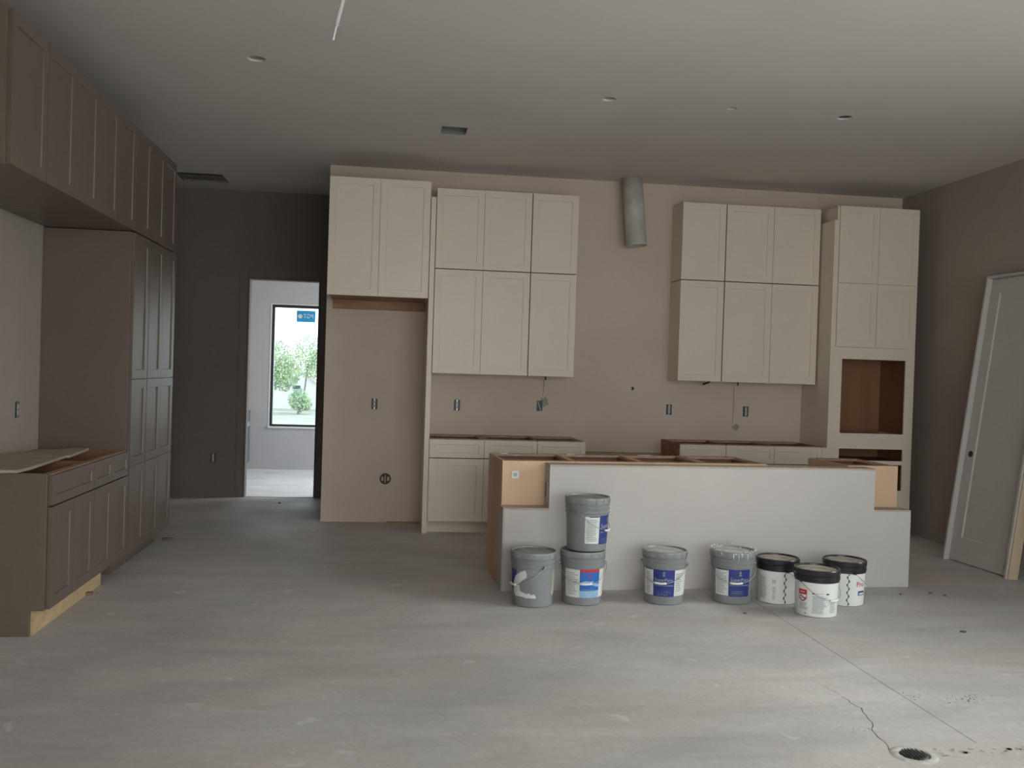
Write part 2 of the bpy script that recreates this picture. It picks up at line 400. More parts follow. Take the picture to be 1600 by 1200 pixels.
# can rows overlap in y, so each round hole keeps to one square made of several cells: handled cell by cell below
holes = set()
for a, b, c, d in vents:
    for i in range(len(xs) - 1):
        for j in range(len(ys) - 1):
            if xs[i] >= a - 1e-6 and xs[i + 1] <= b + 1e-6 and ys[j] >= c - 1e-6 and ys[j + 1] <= d + 1e-6: holes.add((i, j))
canbm = []
for x, y, r in cans:
    for i in range(len(xs) - 1):
        for j in range(len(ys) - 1):
            if xs[i] >= x - r * 1.5 - 1e-6 and xs[i + 1] <= x + r * 1.5 + 1e-6 and ys[j] >= y - r * 1.5 - 1e-6 and ys[j + 1] <= y + r * 1.5 + 1e-6: holes.add((i, j))
bm = grid_plane(xs, ys, holes, H, flip=True)
for x, y, r in cans:
    N = 32; q = r * 1.5
    cr = []; sq = []
    for k in range(N):
        a = 2 * PI * k / N; c, s = math.cos(a), math.sin(a); g = 1 / max(abs(c), abs(s))
        cr.append(bm.verts.new((x + r * c, y + r * s, H))); sq.append(bm.verts.new((x + q * c * g, y + q * s * g, H)))
    for k in range(N):
        kk = (k + 1) % N; bm.faces.new((sq[k], cr[k], cr[kk], sq[kk]))
    # plaster edge going up
    top = [bm.verts.new((v.co.x, v.co.y, H + 0.013)) for v in cr]
    for k in range(N):
        kk = (k + 1) % N; bm.faces.new((cr[k], top[k], top[kk], cr[kk]))
struct('ceiling', bm, M['ceiling'], 'smooth pale grey ceiling with open fixture holes')
struct('ceiling_far_room', NB((FX0 - T, FX1 + T, YH + T, FY + 0.16, 2.9, 3.0)), M['ceiling'])
# roof deck above so no sky leaks through the holes
struct('ceiling_roof_deck', NB((XW - T, XR + T, YB - T, YH + T, H + 0.45, H + 0.5)), M['dark'], 'dark roof deck above the open holes')

# hall door casing and jambs
trim = bmesh.new()
cw = 0.09
box(trim, K1 - cw, K1 - 0.004, YH - 0.014, YH - 0.001, 0.002, KZ + cw); box(trim, K2 + 0.004, K2 + cw, YH - 0.014, YH - 0.001, 0.002, KZ + cw)
box(trim, K1 - 0.004, K2 + 0.004, YH - 0.014, YH - 0.001, KZ + 0.004, KZ + cw)
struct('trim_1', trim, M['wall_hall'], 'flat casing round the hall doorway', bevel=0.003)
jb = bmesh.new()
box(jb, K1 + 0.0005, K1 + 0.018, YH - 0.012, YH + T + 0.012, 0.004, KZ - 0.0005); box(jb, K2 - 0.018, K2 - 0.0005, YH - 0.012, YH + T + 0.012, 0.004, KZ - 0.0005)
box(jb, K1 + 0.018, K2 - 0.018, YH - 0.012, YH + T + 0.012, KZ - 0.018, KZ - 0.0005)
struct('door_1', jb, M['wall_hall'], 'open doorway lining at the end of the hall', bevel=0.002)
# pale drywall return lining of the far window
wr = bmesh.new()
box(wr, W0 + 0.0005, W0 + 0.012, FY - 0.004, FY + 0.061, WZ0 + 0.013, WZ1 - 0.013); box(wr, W1 - 0.012, W1 - 0.0005, FY - 0.004, FY + 0.061, WZ0 + 0.013, WZ1 - 0.013)
box(wr, W0 + 0.0005, W1 - 0.0005, FY - 0.004, FY + 0.061, WZ1 - 0.012, WZ1 - 0.0005); box(wr, W0 + 0.0005, W1 - 0.0005, FY - 0.03, FY + 0.061, WZ0 + 0.0005, WZ0 + 0.022)
struct('trim_2', wr, M['bucket_white'], 'white return round the far window')

# ------------------------------------------------------------------ cabinet builders (front faces local -Y, origin front-left-bottom)
def shaker(bm, bm2, x0, x1, z0, z1, y=-0.021, t=0.020, st=0.062, sunk=0.007):
    """stile-and-rail frame into bm, sunk centre panel into bm2"""
    yf, yb = y, y + t
    xi0, xi1, zi0, zi1 = x0 + st, x1 - st, z0 + st, z1 - st
    e = 0.0025
    o = [(x0, z0), (x1, z0), (x1, z1), (x0, z1)]; i = [(xi0, zi0), (xi1, zi0), (xi1, zi1), (xi0, zi1)]
    ii = [(xi0 + e, zi0 + e), (xi1 - e, zi0 + e), (xi1 - e, zi1 - e), (xi0 + e, zi1 - e)]
    of = [bm.verts.new((a, yf, b)) for a, b in o]; ob = [bm.verts.new((a, yb, b)) for a, b in o]
    f_ = [bm.verts.new((a, yf, b)) for a, b in i]; g_ = [bm.verts.new((a, yf + sunk, b)) for a, b in ii]
    for k in range(4):
        j = (k + 1) % 4
        bm.faces.new((of[k], of[j], f_[j], f_[k])); bm.faces.new((f_[k], f_[j], g_[j], g_[k]))
        bm.faces.new((of[j], of[k], ob[k], ob[j]))
    bm.faces.new(list(reversed(ob)))
    box(bm2, xi0 + e * 0.5, xi1 - e * 0.5, yf + sunk + 0.0002, yf + sunk + 0.006, zi0 + e * 0.5, zi1 - e * 0.5)
def front(parent, kind, x0, x1, z0, z1, m_, st=0.062, swing=0.0, label=None):
    g = 0.0017
    a, b = bmesh.new(), bmesh.new()
    shaker(a, b, x0 + g, x1 - g, z0 + g, z1 - g, st=st)
    o = obj(kind, a, m_, parent, label=label)
    obj('centre_panel', b, m_, o)
    return o
def closed_cab(name, label, loc, rz, w, h, d, m_, cols, group, cat='cabinet', z_in=0.0, wood_bottom=False):
    """wall or tall cabinet: solid carcass plus shaker doors. cols = [(x0, x1, z0, z1)]"""
    t = thing(name, label, cat, loc, rz, group)
    obj('carcass', NB((0.0015, w - 0.0015, 0.0005, d - 0.001, 0.0015, h - 0.0015)), m_, t, bevel=0.001)
    if wood_bottom: obj('underside', NB((0.018, w - 0.018, 0.018, d - 0.018, -0.001, 0.0014)), M['cleat'], t, label='brown unpainted underside')
    for c in cols: front(t, 'door', *c, m_)
    return t
def open_base(name, label, loc, rz, w, d, h, m_face, fronts, group=None, left=None, right=None, back=None, kick=True, toe=0.11, kick_mat=None, mid=False, fronts_on=True, rail=0.085):
    """base unit without worktop: sides, back, bottom, top rails, fronts. y from 0 (front) to d."""
    t = thing(name, label, 'cabinet', loc, rz, group)
    th = 0.018; foot = 0.075 if kick else 0.32
    L = left or M['inside']; Rr = right or M['inside']; Bk = back or M['inside']
    obj('side_panel', NB((0.0008, th, 0.001, d - 0.001, toe, h)) if toe == 0 else NB((0.0008, th, 0.001, d - 0.001, toe, h), (0.0008, th, foot, d - 0.001, 0.001, toe)), L, t)
    obj('side_panel', NB((w - th, w - 0.0008, 0.001, d - 0.001, toe, h)) if toe == 0 else NB((w - th, w - 0.0008, 0.001, d - 0.001, toe, h), (w - th, w - 0.0008, foot, d - 0.001, 0.001, toe)), Rr, t)
    obj('back_panel', NB((th, w - th, d - 0.013, d - 0.001, toe, h)), Bk, t)
    obj('bottom_panel', NB((th, w - th, 0.001, d - 0.013, toe, toe + 0.016)), M['inside'], t)
    obj('top_rail', NB((th, w - th, 0.001, rail * 0.5, h - th, h)), M['edge'], t)
    obj('top_rail', NB((th, w - th, d - 0.014 - rail, d - 0.014, h - th, h)), M['edge'], t)
    if mid: obj('divider', NB((w / 2 - 0.035, w / 2 + 0.035, rail * 0.5, d - 0.014 - rail, h - th, h)), M['edge'], t)
    if kick: obj('toe_kick', NB((0.001, w - 0.001, 0.062, 0.0745, 0.001, toe - 0.001)), kick_mat or m_face, t)
    for f in fronts: front(t, f[0], f[1], f[2], f[3], f[4], m_face, st=f[5] if len(f) > 5 else 0.062)
    return t

GU = 'off-white wall cabinets above the sink wall'
ZB, ZS, ZT, UD = 1.479, 2.471, 3.232, 0.325
def wall_unit(x0, x1, z0, z1, n, label, name='wall_cabinet'):
    w, h = x1 - x0, z1 - z0
    cols = [(w * k / n, w * (k + 1) / n, 0.0, h) for k in range(n)]
    return closed_cab(name, label, (x0, -UD, z0), 0, w, h, UD - 0.001, M['cab'], cols, GU)
wall_unit(0.414, 1.328, ZS + 0.003, ZT, 2, 'off-white two-door top cabinet, upper row, nearest the tall fridge panel')
wall_unit(1.334, 1.782, ZS + 0.003, ZT, 1, 'off-white single-door top cabinet, upper row, left of the hanging duct')
wall_unit(0.414, 1.328, ZB, ZS - 0.003, 2, 'taller off-white two-door wall cabinet, lower row, beside the fridge panel')
wall_unit(1.334, 1.782, ZB, ZS - 0.003, 1, 'taller off-white single-door wall cabinet, lower row, left of the range space')
wall_unit(2.821, 3.264, ZS + 0.003, ZT, 1, 'off-white single-door top cabinet, upper row, right of the hanging duct')
wall_unit(3.272, 4.247, ZS + 0.003, ZT, 2, 'off-white two-door top cabinet, upper row, beside the oven tower')
wall_unit(2.821, 3.264, ZB, ZS - 0.003, 1, 'taller off-white single-door wall cabinet, lower row, right of the range space')
wall_unit(3.272, 4.247, ZB, ZS - 0.003, 2, 'taller off-white two-door wall cabinet, lower row, beside the oven tower')
# cabinet above the fridge space
closed_cab('fridge_wall_cabinet', 'deep off-white two-door cabinet above the empty fridge space', (-0.570, -0.60, 2.162), 0, 0.916, 1.072, 0.598, M['cab'],
           [(0, 0.458, 0, 1.072), (0.458, 0.916, 0, 1.072)], None, wood_bottom=True)
o = obj('wooden_cleat', NB((-0.545, 0.355, -0.022, -0.001, 2.074, 2.158)), M['cleat'], bevel=0.001); tag(o, 'brown wooden cleat on the wall under the fridge cabinet', 'board')
o = obj('fridge_end_panel', NB((0.350, 0.396, -0.625, -0.001, 0.001, 3.095)), M['cab'], bevel=0.001); tag(o, 'tall thin off-white panel between fridge space and base cabinets', 'panel')

# base cabinets against the sink wall
BH = 0.878
def dr(x0, x1, drawers=1, doors=1):
    f = []
    w = x1 - x0
    return f
def kitchen_base(x0, x1, splits, label, leftm=None, rightm=None):
    w = x1 - x0; fr = []
    for a, b in zip(splits[:-1], splits[1:]):
        fr.append(('drawer_front', a - x0, b - x0, 0.702, 0.872, 0.045)); fr.append(('door', a - x0, b - x0, 0.112, 0.697))
    return open_base('base_cabinet', label, (x0, -0.61, 0), 0, w, 0.608, BH, M['cab'], fr, 'off-white base cabinets along the sink wall', left=leftm, right=rightm, mid=(len(splits) > 2))
kitchen_base(0.398, 1.403, [0.398, 0.905, 1.403], 'off-white base cabinet with two drawers beside the fridge panel, no worktop')
kitchen_base(1.405, 1.862, [1.405, 1.862], 'narrow off-white one-drawer base cabinet left of the range space', rightm=M['cab'])
kitchen_base(2.779, 3.236, [2.779, 3.236], 'narrow one-drawer base cabinet with bare wooden left side, right of range space', leftm=M['cleat'])
kitchen_base(3.238, 4.205, [3.238, 3.722, 4.205], 'off-white base cabinet with two drawers beside the oven tower, no worktop')
o = obj('filler_strip', NB((4.207, 4.258, -0.628, -0.60, 0.112, 0.872)), M['cab'], bevel=0.001); tag(o, 'off-white filler strip between drawer cabinet and oven tower', 'panel')
# low range base
open_base('range_base_cabinet', 'low open-topped brown wood cabinet between the two base runs', (1.868, -0.57, 0), 0, 0.905, 0.568, 0.735, M['cab'],
          [('door', 0.0, 0.452, 0.112, 0.70), ('door', 0.453, 0.905, 0.112, 0.70)], None, mid=False)

# oven tower
def oven_tower():
    x0, x1, yf = 4.290, 5.142, -0.615
    w = x1 - x0; d = 0.613; h = 3.227
    t = thing('oven_tower', 'tall off-white oven cabinet with open appliance niches at right corner', 'cabinet', (x0, yf, 0))
    th = 0.018
    obj('side_panel', NB((0.012, 0.012 + th, 0.02, d - 0.001, 0.001, h)), M['cab'], t)
    obj('side_panel', NB((w - th, w, 0.02, d - 0.001, 0.001, h)), M['cab'], t)
    obj('back_panel', NB((0.031, w - th - 0.001, d - 0.014, d - 0.001, 0.11, h)), M['inside'], t)
    a0, a1 = 4.387 - x0, 5.050 - x0
    zs = [(0.30, 0.44), (0.46, 0.713), (0.752, 0.866), (1.017, 1.742)]
    bm = bmesh.new()
    zl = [0.001, 0.46, 0.713, 0.752, 0.866, 1.017, 1.742, 1.857]
    for k in range(0, len(zl), 2): box(bm, a0, a1, 0.0, 0.0195, zl[k], zl[k + 1])
    box(bm, 0.0, a0, 0.0, 0.0195, 0.001, 1.857); box(bm, a1, w, 0.0, 0.0195, 0.001, 1.857)
    obj('face_frame', bm, M['cab'], t)
    for z in (0.44, 0.735, 0.94, 1.76, 2.475, h - 0.01):
        obj('shelf', NB((0.031, w - th - 0.001, 0.0205, d - 0.015, z - 0.009, z + 0.009)), M['inside'] if z < 2 else M['cab'], t)
    for z0, z1, pan in ((1.01, 1.75, 1), (0.745, 0.925, 1), (0.45, 0.72, 1)):
        obj('niche_lining', NB((0.0305, 0.036, 0.0205, d - 0.016, z0, z1)), M['inside'], t)
        obj('niche_lining', NB((w - th - 0.0065, w - th - 0.0005, 0.0205, d - 0.016, z0, z1)), M['inside'], t)
    for a, b in ((0.018, 0.426), (0.426, 0.836)):
        front(t, 'door', a, b, 1.859, 2.474, M['cab']); front(t, 'door', a, b, 2.480, 3.227, M['cab'])
    obj('top_box', NB((0.0, w, 0.0, 0.0195, 1.858, h)), M['cab'], t)
    return t
oven_tower()
o = obj('tower_end_panel', NB((4.262, 4.289, -0.617, -0.001, 0.001, 3.088)), M['cab'], bevel=0.001); tag(o, 'off-white side panel on the left flank of the oven tower', 'panel')

# ------------------------------------------------------------------ left run of taupe cabinets (front faces +X): rz = +90 deg
XF = -1.787; RZ = PI / 2
def LT_(y): return (XF - 0.021, y, 0)
GT = 'taupe cabinets along the left wall'
DL = 0.58
LZ, LT = 2.414, 3.145
def over(y0, y1, n, label):
    w = y1 - y0; h = LT - LZ - 0.003
    return closed_cab('overhead_cabinet', label, (XF - 0.021, y0, LZ + 0.003), RZ, w, h, DL, M['taupe'], [(w * k / n, w * (k + 1) / n, 0, h) for k in range(n)], 'taupe overhead cabinets')
over(-4.600, -4.128, 1, 'taupe one-door overhead cabinet, leftmost of the row near the camera')
over(-4.122, -3.260, 2, 'taupe two-door overhead cabinet over the pale sheet of board')
over(-3.254, -2.404, 2, 'taupe two-door overhead cabinet just left of the tall pantry')
over(-2.398, -1.552, 2, 'taupe two-door top cabinet stacked on the tall pantry, nearer half')
over(-1.546, -1.144, 1, 'taupe one-door top cabinet at the hall end of the pantry')
o = obj('overhead_end_panel', NB((XW + 0.002, XF - 0.018, -4.632, -4.604, LZ - 0.004, LT + 0.01)), M['taupe'], bevel=0.001); tag(o, 'taupe end panel closing the overhead row at the top left corner', 'panel')
# tall pantry units
def pantry(y0, y1, n, label):
    w = y1 - y0
    t = thing('pantry_cabinet', label, 'cabinet', (XF - 0.021, y0, 0), RZ, None)
    obj('carcass', NB((0.0015, w - 0.0015, 0.0005, DL, 0.132, LZ - 0.002)), M['taupe'], t, bevel=0.001)
    obj('plinth', NB((0.0015, w - 0.0015, 0.09, DL, 0.001, 0.131)), M['taupe'], t)
    for k in range(n):
        a, b = w * k / n, w * (k + 1) / n
        front(t, 'door', a, b, 0.135, 0.757, M['taupe']); front(t, 'door', a, b, 0.757, 1.375, M['taupe']); front(t, 'door', a, b, 1.381, LZ - 0.004, M['taupe'])
    return t
pantry(-2.378, -1.955, 1, 'narrow tall taupe pantry column beside the open base cabinets')
pantry(-1.943, -1.100, 2, 'wide tall taupe pantry with two columns of doors next to the hall')
o = obj('pantry_side_panel', NB((XW + 0.002, XF - 0.021, -2.402, -2.380, 0.132, LZ - 0.002), (XW + 0.002, XF - 0.115, -2.402, -2.380, 0.001, 0.132)), M['taupe'], bevel=0.001); tag(o, 'large taupe side panel of the tall pantry facing the camera', 'panel')
# base units, open tops
def left_base(y0, y1, fr, label, kick):
    return open_base('left_base_cabinet', label, (XF - 0.021, y0, 0), RZ, y1 - y0, DL + 0.004, 0.876, M['taupe'], fr, 'taupe base cabinets without worktop', left=M['taupe'], kick=kick, toe=0.14, kick_mat=M['kick'])
left_base(-3.920, -3.172, [('drawer_front', 0, 0.748, 0.706, 0.872, 0.05), ('door', 0, 0.374, 0.142, 0.701), ('door', 0.374, 0.748, 0.142, 0.701)],
          'taupe base cabinet with one wide drawer and pine kick, open on top', True)
left_base(-3.170, -2.406, [('drawer_front', 0, 0.382, 0.706, 0.872, 0.05), ('drawer_front', 0.382, 0.764, 0.706, 0.872, 0.05), ('door', 0, 0.382, 0.142, 0.701), ('door', 0.382, 0.764, 0.142, 0.701)],
          'taupe base cabinet with two small drawers against the tall pantry', False)
o = obj('pine_kick_board', NB((XF - 0.0945, XF - 0.083, -3.168, -2.70, 0.001, 0.125)), M['kick']); tag(o, 'short raw pine kick board under the two-drawer taupe cabinet', 'board')
bm = bmesh.new()
box(bm, XW + 0.002, XF - 0.022, -3.946, -3.922, 0.14, 0.884); box(bm, XW + 0.002, XF - 0.095, -3.946, -3.922, 0.001, 0.14)
o = obj('base_end_panel', bm, M['taupe'], bevel=0.001); tag(o, 'notched taupe end panel of the left base run facing the camera', 'panel')
# loose sheet on top of the base run
bm = bmesh.new(); prism(bm, [(-2.39, -4.03), (-1.955, -3.955), (-1.945, -3.80), (-1.985, -3.10), (-1.965, -3.09), (-2.01, -2.55), (-2.09, -2.54), (-2.36, -3.02), (-2.39, -3.06)], 0.8865, 0.903)
o = obj('sheet_board', bm, M['sheet'], bevel=0.001); tag(o, 'pale loose sheet of board lying on the open taupe base cabinets', 'board')

# ------------------------------------------------------------------ island (its own slightly turned frame)
TH = math.atan2(0.149, 3.087)
IO = Vector((0.8136, -2.896, 0))
def IL(u, v, z=0.0):
    return (IO.x + u * math.cos(TH) - v * math.sin(TH), IO.y + u * math.sin(TH) + v * math.cos(TH), z)
kw = thing('island_half_wall', 'stepped white drywall half wall on the near side of the island', 'wall', tuple(IO), TH)
TW = 0.15; LWD = 3.087; ZL, ZU = 0.576, 0.880
bm = bmesh.new()
pf = [(0, 0), (LWD, 0), (LWD, ZL - 0.012), (2.787, ZL - 0.012), (2.787, ZU - 0.012), (0.320, ZU - 0.012), (0.320, ZL - 0.012), (0, ZL - 0.012)]
a = [bm.verts.new((x, 0, z + 0.001)) for x, z in pf]; b = [bm.verts.new((x, TW, z + 0.001)) for x, z in pf]
bm.faces.new(a); bm.faces.new(list(reversed(b)))
for i in range(len(pf)):
    j = (i + 1) % len(pf); bm.faces.new((a[j], a[i], b[i], b[j]))
bmesh.ops.recalc_face_normals(bm, faces=bm.faces)
obj('drywall', bm, M['drywall_white'], kw, bevel=0.002)
obj('top_plate', NB((0.320, 2.787, 0.0, TW, ZU - 0.0105, ZU)), M['plate'], kw, bevel=0.001, label='bare wooden cap on the upper step')
obj('top_plate', NB((0.0, 0.320, 0.0, TW, ZL - 0.0105, ZL)), M['plate'], kw, bevel=0.001)
obj('top_plate', NB((2.787, LWD, 0.0, TW, ZL - 0.0105, ZL)), M['plate'], kw, bevel=0.001)
obj('corner_bead', NB((-0.0012, 0.012, -0.0012, -0.0002, 0.002, ZL - 0.011)), M['trim'], kw)
bx = thing('side_outlet_box', 'narrow blue-grey electrical box on the end face of the island wall', 'outlet', IL(0.318, 0.075, 0.70), TH)
obj('box_rim', NB((-0.004, 0.001, -0.03, 0.03, -0.055, 0.055)), M['device'], bx); obj('box_opening', NB((-0.0055, -0.0042, -0.023, 0.023, -0.047, 0.047)), M['vanity'], bx)
def island_cab(u0, u1, label, mid=False, sticker=False):
    # fronts look away from the camera: rotate by 180 deg about Z
    loc = IL(u1, TW + 0.612)
    t = thing('island_cabinet', label, 'cabinet', loc, TH + PI, 'unfinished island cabinets')
    w = u1 - u0; d = 0.608; h = 0.888; th = 0.018
    P = M['ply']
    obj('side_panel', NB((0.0008, th, 0.001, d, 0.001, h)), P, t); obj('side_panel', NB((w - th, w - 0.0008, 0.001, d, 0.001, h)), P, t)
    obj('back_panel', NB((th, w - th, d - 0.014, d, 0.001, h)), P, t)
    obj('bottom_panel', NB((th, w - th, 0.02, d - 0.014, 0.11, 0.126)), M['inside'], t)
    obj('inner_lining', NB((th + 0.0005, w - th - 0.0005, 0.001, 0.012, 0.13, h - th - 0.001), (th + 0.0005, th + 0.004, 0.0125, d - 0.0145, 0.13, h - th - 0.001), (w - th - 0.004, w - th - 0.0005, 0.0125, d - 0.0145, 0.13, h - th - 0.001)), M['inside'], t, label='orange-brown wooden inside')
    obj('top_rail', NB((th, w - th, 0.001, 0.06, h - th, h)), M['edge'], t); obj('top_rail', NB((th, w - th, d - 0.085, d - 0.0145, h - th, h)), M['edge'], t)
    if mid: obj('divider', NB((w / 2 - 0.04, w / 2 + 0.04, 0.061, d - 0.086, h - th, h)), M['edge'], t)
    n = 2 if w > 0.6 else 1
    for k in range(n):
        front(t, 'door', w * k / n, w * (k + 1) / n, 0.112, 0.70, M['cab']); 
        front(t, 'drawer_front', w * k / n, w * (k + 1) / n, 0.704, 0.880, M['cab'], st=0.045)
    bk = obj('corner_bracket', NB((w * 0.74, w * 0.86, 0.012, 0.045, h, h + 0.004)), M['wire'], t, label='small metal corner bracket')
    return t
island_cab(0.012, 0.537, 'tan plywood island cabinet at the left end, bare side showing')
island_cab(0.539, 1.048, 'narrow open plywood island cabinet, second from the left end')
island_cab(1.050, 2.000, 'wide open sink cabinet in the middle of the island', mid=True)
island_cab(2.655, 3.066, 'tan plywood island cabinet alone at the right end')
p = IL(0.105, TW - 0.001, 0.79)
st = thing('paper_sticker', 'small white paper sticker on the left tan cabinet back', 'sticker', p, TH)
obj('paper', NB((-0.026, 0.026, -0.0007, 0.0, -0.026, 0.026)), M['lbl_white'], st)
obj('emblem', NB((-0.012, 0.012, -0.0012, -0.0008, -0.012, 0.012)), M['device'], st)

# ------------------------------------------------------------------ duct, outlets, wires, patches
ax0, ax1 = Vector((2.335, -0.20, 3.458)), Vector((2.392, -0.24, 2.79))
t = thing('vent_duct', 'round galvanised exhaust duct hanging askew from the ceiling', 'duct', tuple(ax1))
bm = bmesh.new(); tube(bm, [Vector((0, 0, 0)), (ax0 - ax1) * 0.5, (ax0 - ax1)], 0.101, 40, cap=False)
for v in bm.verts:
    if abs(v.co.z) > 0.45: v.co.z = ax0.z - ax1.z - 0.0005
ob = obj('duct_pipe', bm, M['duct'], t, smooth=True)
sd = ob.modifiers.new('wall', 'SOLIDIFY'); sd.thickness = 0.002
bm = bmesh.new(); ax = (ax0 - ax1).normalized(); tube(bm, [ax * 0.006, ax * 0.014], 0.1035, 40, cap=False)
o2 = obj('pipe_bead', bm, M['duct'], t); sd = o2.modifiers.new('wall', 'SOLIDIFY'); sd.thickness = 0.004
bm = bmesh.new(); tube(bm, [ax * 0.30, ax * 0.301], 0.0985, 32); obj('dark_bore_disc', bm, M['dark'], t)  # black disc stands for the shaded inside of the pipe

def outlet(loc, rz, label, diag=False):
    t = thing('electrical_box', label, 'outlet', loc, rz, 'open electrical boxes on the walls')
    obj('box', NB((-0.029, 0.029, -0.004, -0.0008, -0.052, 0.052)), M['boxblue'], t)
    if diag:
        bm = bmesh.new(); tube(bm, [(-0.018, -0.006, 0.045), (-0.005, -0.010, 0.0), (0.012, -0.006, -0.045)], 0.004, 8); obj('wire', bm, M['cord'], t)
    else:
        obj('receptacle', NB((-0.013, 0.013, -0.011, -0.0042, -0.036, -0.004), (-0.013, 0.013, -0.011, -0.0042, 0.004, 0.036)), M['device'], t, bevel=0.002)
        obj('strap', NB((-0.006, 0.006, -0.0065, -0.0043, -0.05, 0.05)), M['wire'], t)
    return t
outlet((-0.121, 0, 1.158), 0, 'dark open electrical box on the bare fridge-space wall')
outlet((0.687, 0, 1.167), 0, 'dark open electrical box under the cabinets nearest the fridge panel')
outlet((1.514, 0, 1.182), 0, 'open electrical box with loose wire and smeared patch beside it', True)
outlet((2.850, 0, 1.179), 0, 'small open electrical box at left edge of the right base run')
outlet((3.666, 0, 1.180), 0, 'dark electrical box under the right-hand wall cabinets')
outlet((-1.924, YH, 0.44), 0, 'low electrical box on the dark hall wall left of the doorway')
outlet((XW, -2.794, 1.166), RZ, 'electrical box on the left wall above the pale sheet of board')
t = thing('round_junction_box', 'round brownish wall box low in the fridge space', 'outlet', (0.006, 0, 0.426))
bm = bmesh.new(); lathe(bm, [(0.055, 0), (0.055, 0.004), (0.046, 0.005), (0.044, 0.002)], 32, True, True); bm.transform(Matrix.Rotation(PI / 2, 4, 'X')); bmesh.ops.translate(bm, verts=bm.verts, vec=(0, -0.0008, 0))
obj('box', bm, M['darkgap'], t)
obj('valve_bar', NB((-0.007, 0.003, -0.016, -0.0045, -0.040, 0.040)), M['device'], t, bevel=0.002)
obj('clip', NB((-0.040, -0.018, -0.009, -0.0045, -0.02, 0.02)), M['trim'], t); obj('clip', NB((0.016, 0.040, -0.009, -0.0045, -0.02, 0.02)), M['trim'], t)
t = thing('wall_hole', 'tiny dark hole with wire stub in the wall between the wall cabinets', 'hole', (2.461, -0.001, 1.383))
bm = bmesh.new(); lathe(bm, [(0.017, -0.0006), (0.014, 0.0006)], 20, True, True); bm.transform(Matrix.Rotation(PI / 2, 4, 'X')); obj('opening', bm, M['dark'], t)
obj('stub', NB((-0.040, -0.004, -0.008, -0.002, -0.004, 0.004)), M['cord'], t)
def cable(loc, pts, label, r=0.007):
    bm = bmesh.new(); tube(bm, pts, r, 8); o = obj('cable_stub', bm, M['inkblack'], loc=loc); tag(o, label, 'cable', 'cable stubs under the wall cabinets')
cable((1.537, -0.16, ZB - 0.001), [(0, 0, 0), (0.0, 0, -0.012), (0.006, 0, -0.035)], 'short black cable stub under the left wall cabinets')
cable((3.165, -0.16, ZB - 0.001), [(0.05, 0, 0), (0.03, 0, -0.012), (-0.02, 0, -0.03)], 'bent black cable stub under the right cabinets, left one', 0.010)
cable((3.511, -0.16, ZB - 0.001), [(0, 0, 0), (0.0, 0, -0.02), (0.003, 0, -0.035)], 'short black cable stub under the right cabinets, right one')
def patch(x, z, rx_, rz_, label, seed):
    rnd = random.Random(seed); bm = bmesh.new(); N = 18; ps = []
    for k in range(N):
        a = 2 * PI * k / N; q = rnd.uniform(0.6, 1.15); ps.append((rx_ * q * math.cos(a), rz_ * q * math.sin(a)))
    a = [bm.verts.new((p[0], -0.0008, p[1])) for p in ps]; b = [bm.verts.new((p[0] * 1.05, -0.0001, p[1] * 1.05)) for p in ps]
    bm.faces.new(list(a))
    for k in range(N):
        j = (k + 1) % N; bm.faces.new((a[j], a[k], b[k], b[j]))
    bmesh.ops.recalc_face_normals(bm, faces=bm.faces)
    o = obj('wall_patch', bm, M['mud'], loc=(x, 0, z)); tag(o, label, 'patch', 'dabs of joint compound on the wall')
patch(1.56, 1.225, 0.045, 0.055, 'grey smear of compound beside the box with the loose wire', 3)
patch(3.565, 1.01, 0.035, 0.035, 'faint dab of compound low under the right wall cabinets', 5)
# vertical pencil-thin drywall cuts under the wall cabinets
for x, z0, z1, lab in ((1.547, 1.29, 1.44, 'thin pale wire line above the smeared patch'), (3.53, 1.05, 1.43, 'thin pale wire hanging beside the dark box under right cabinets')):
    bm = bmesh.new(); tube(bm, [(0, 0, z1), (0.004, -0.004, (z0 + z1) / 2), (-0.003, 0, z0)], 0.0022, 6)
    o = obj('thin_wire', bm, M['mud'], loc=(x, -0.006, 0)); tag(o, lab, 'wire', 'thin wires on the wall')

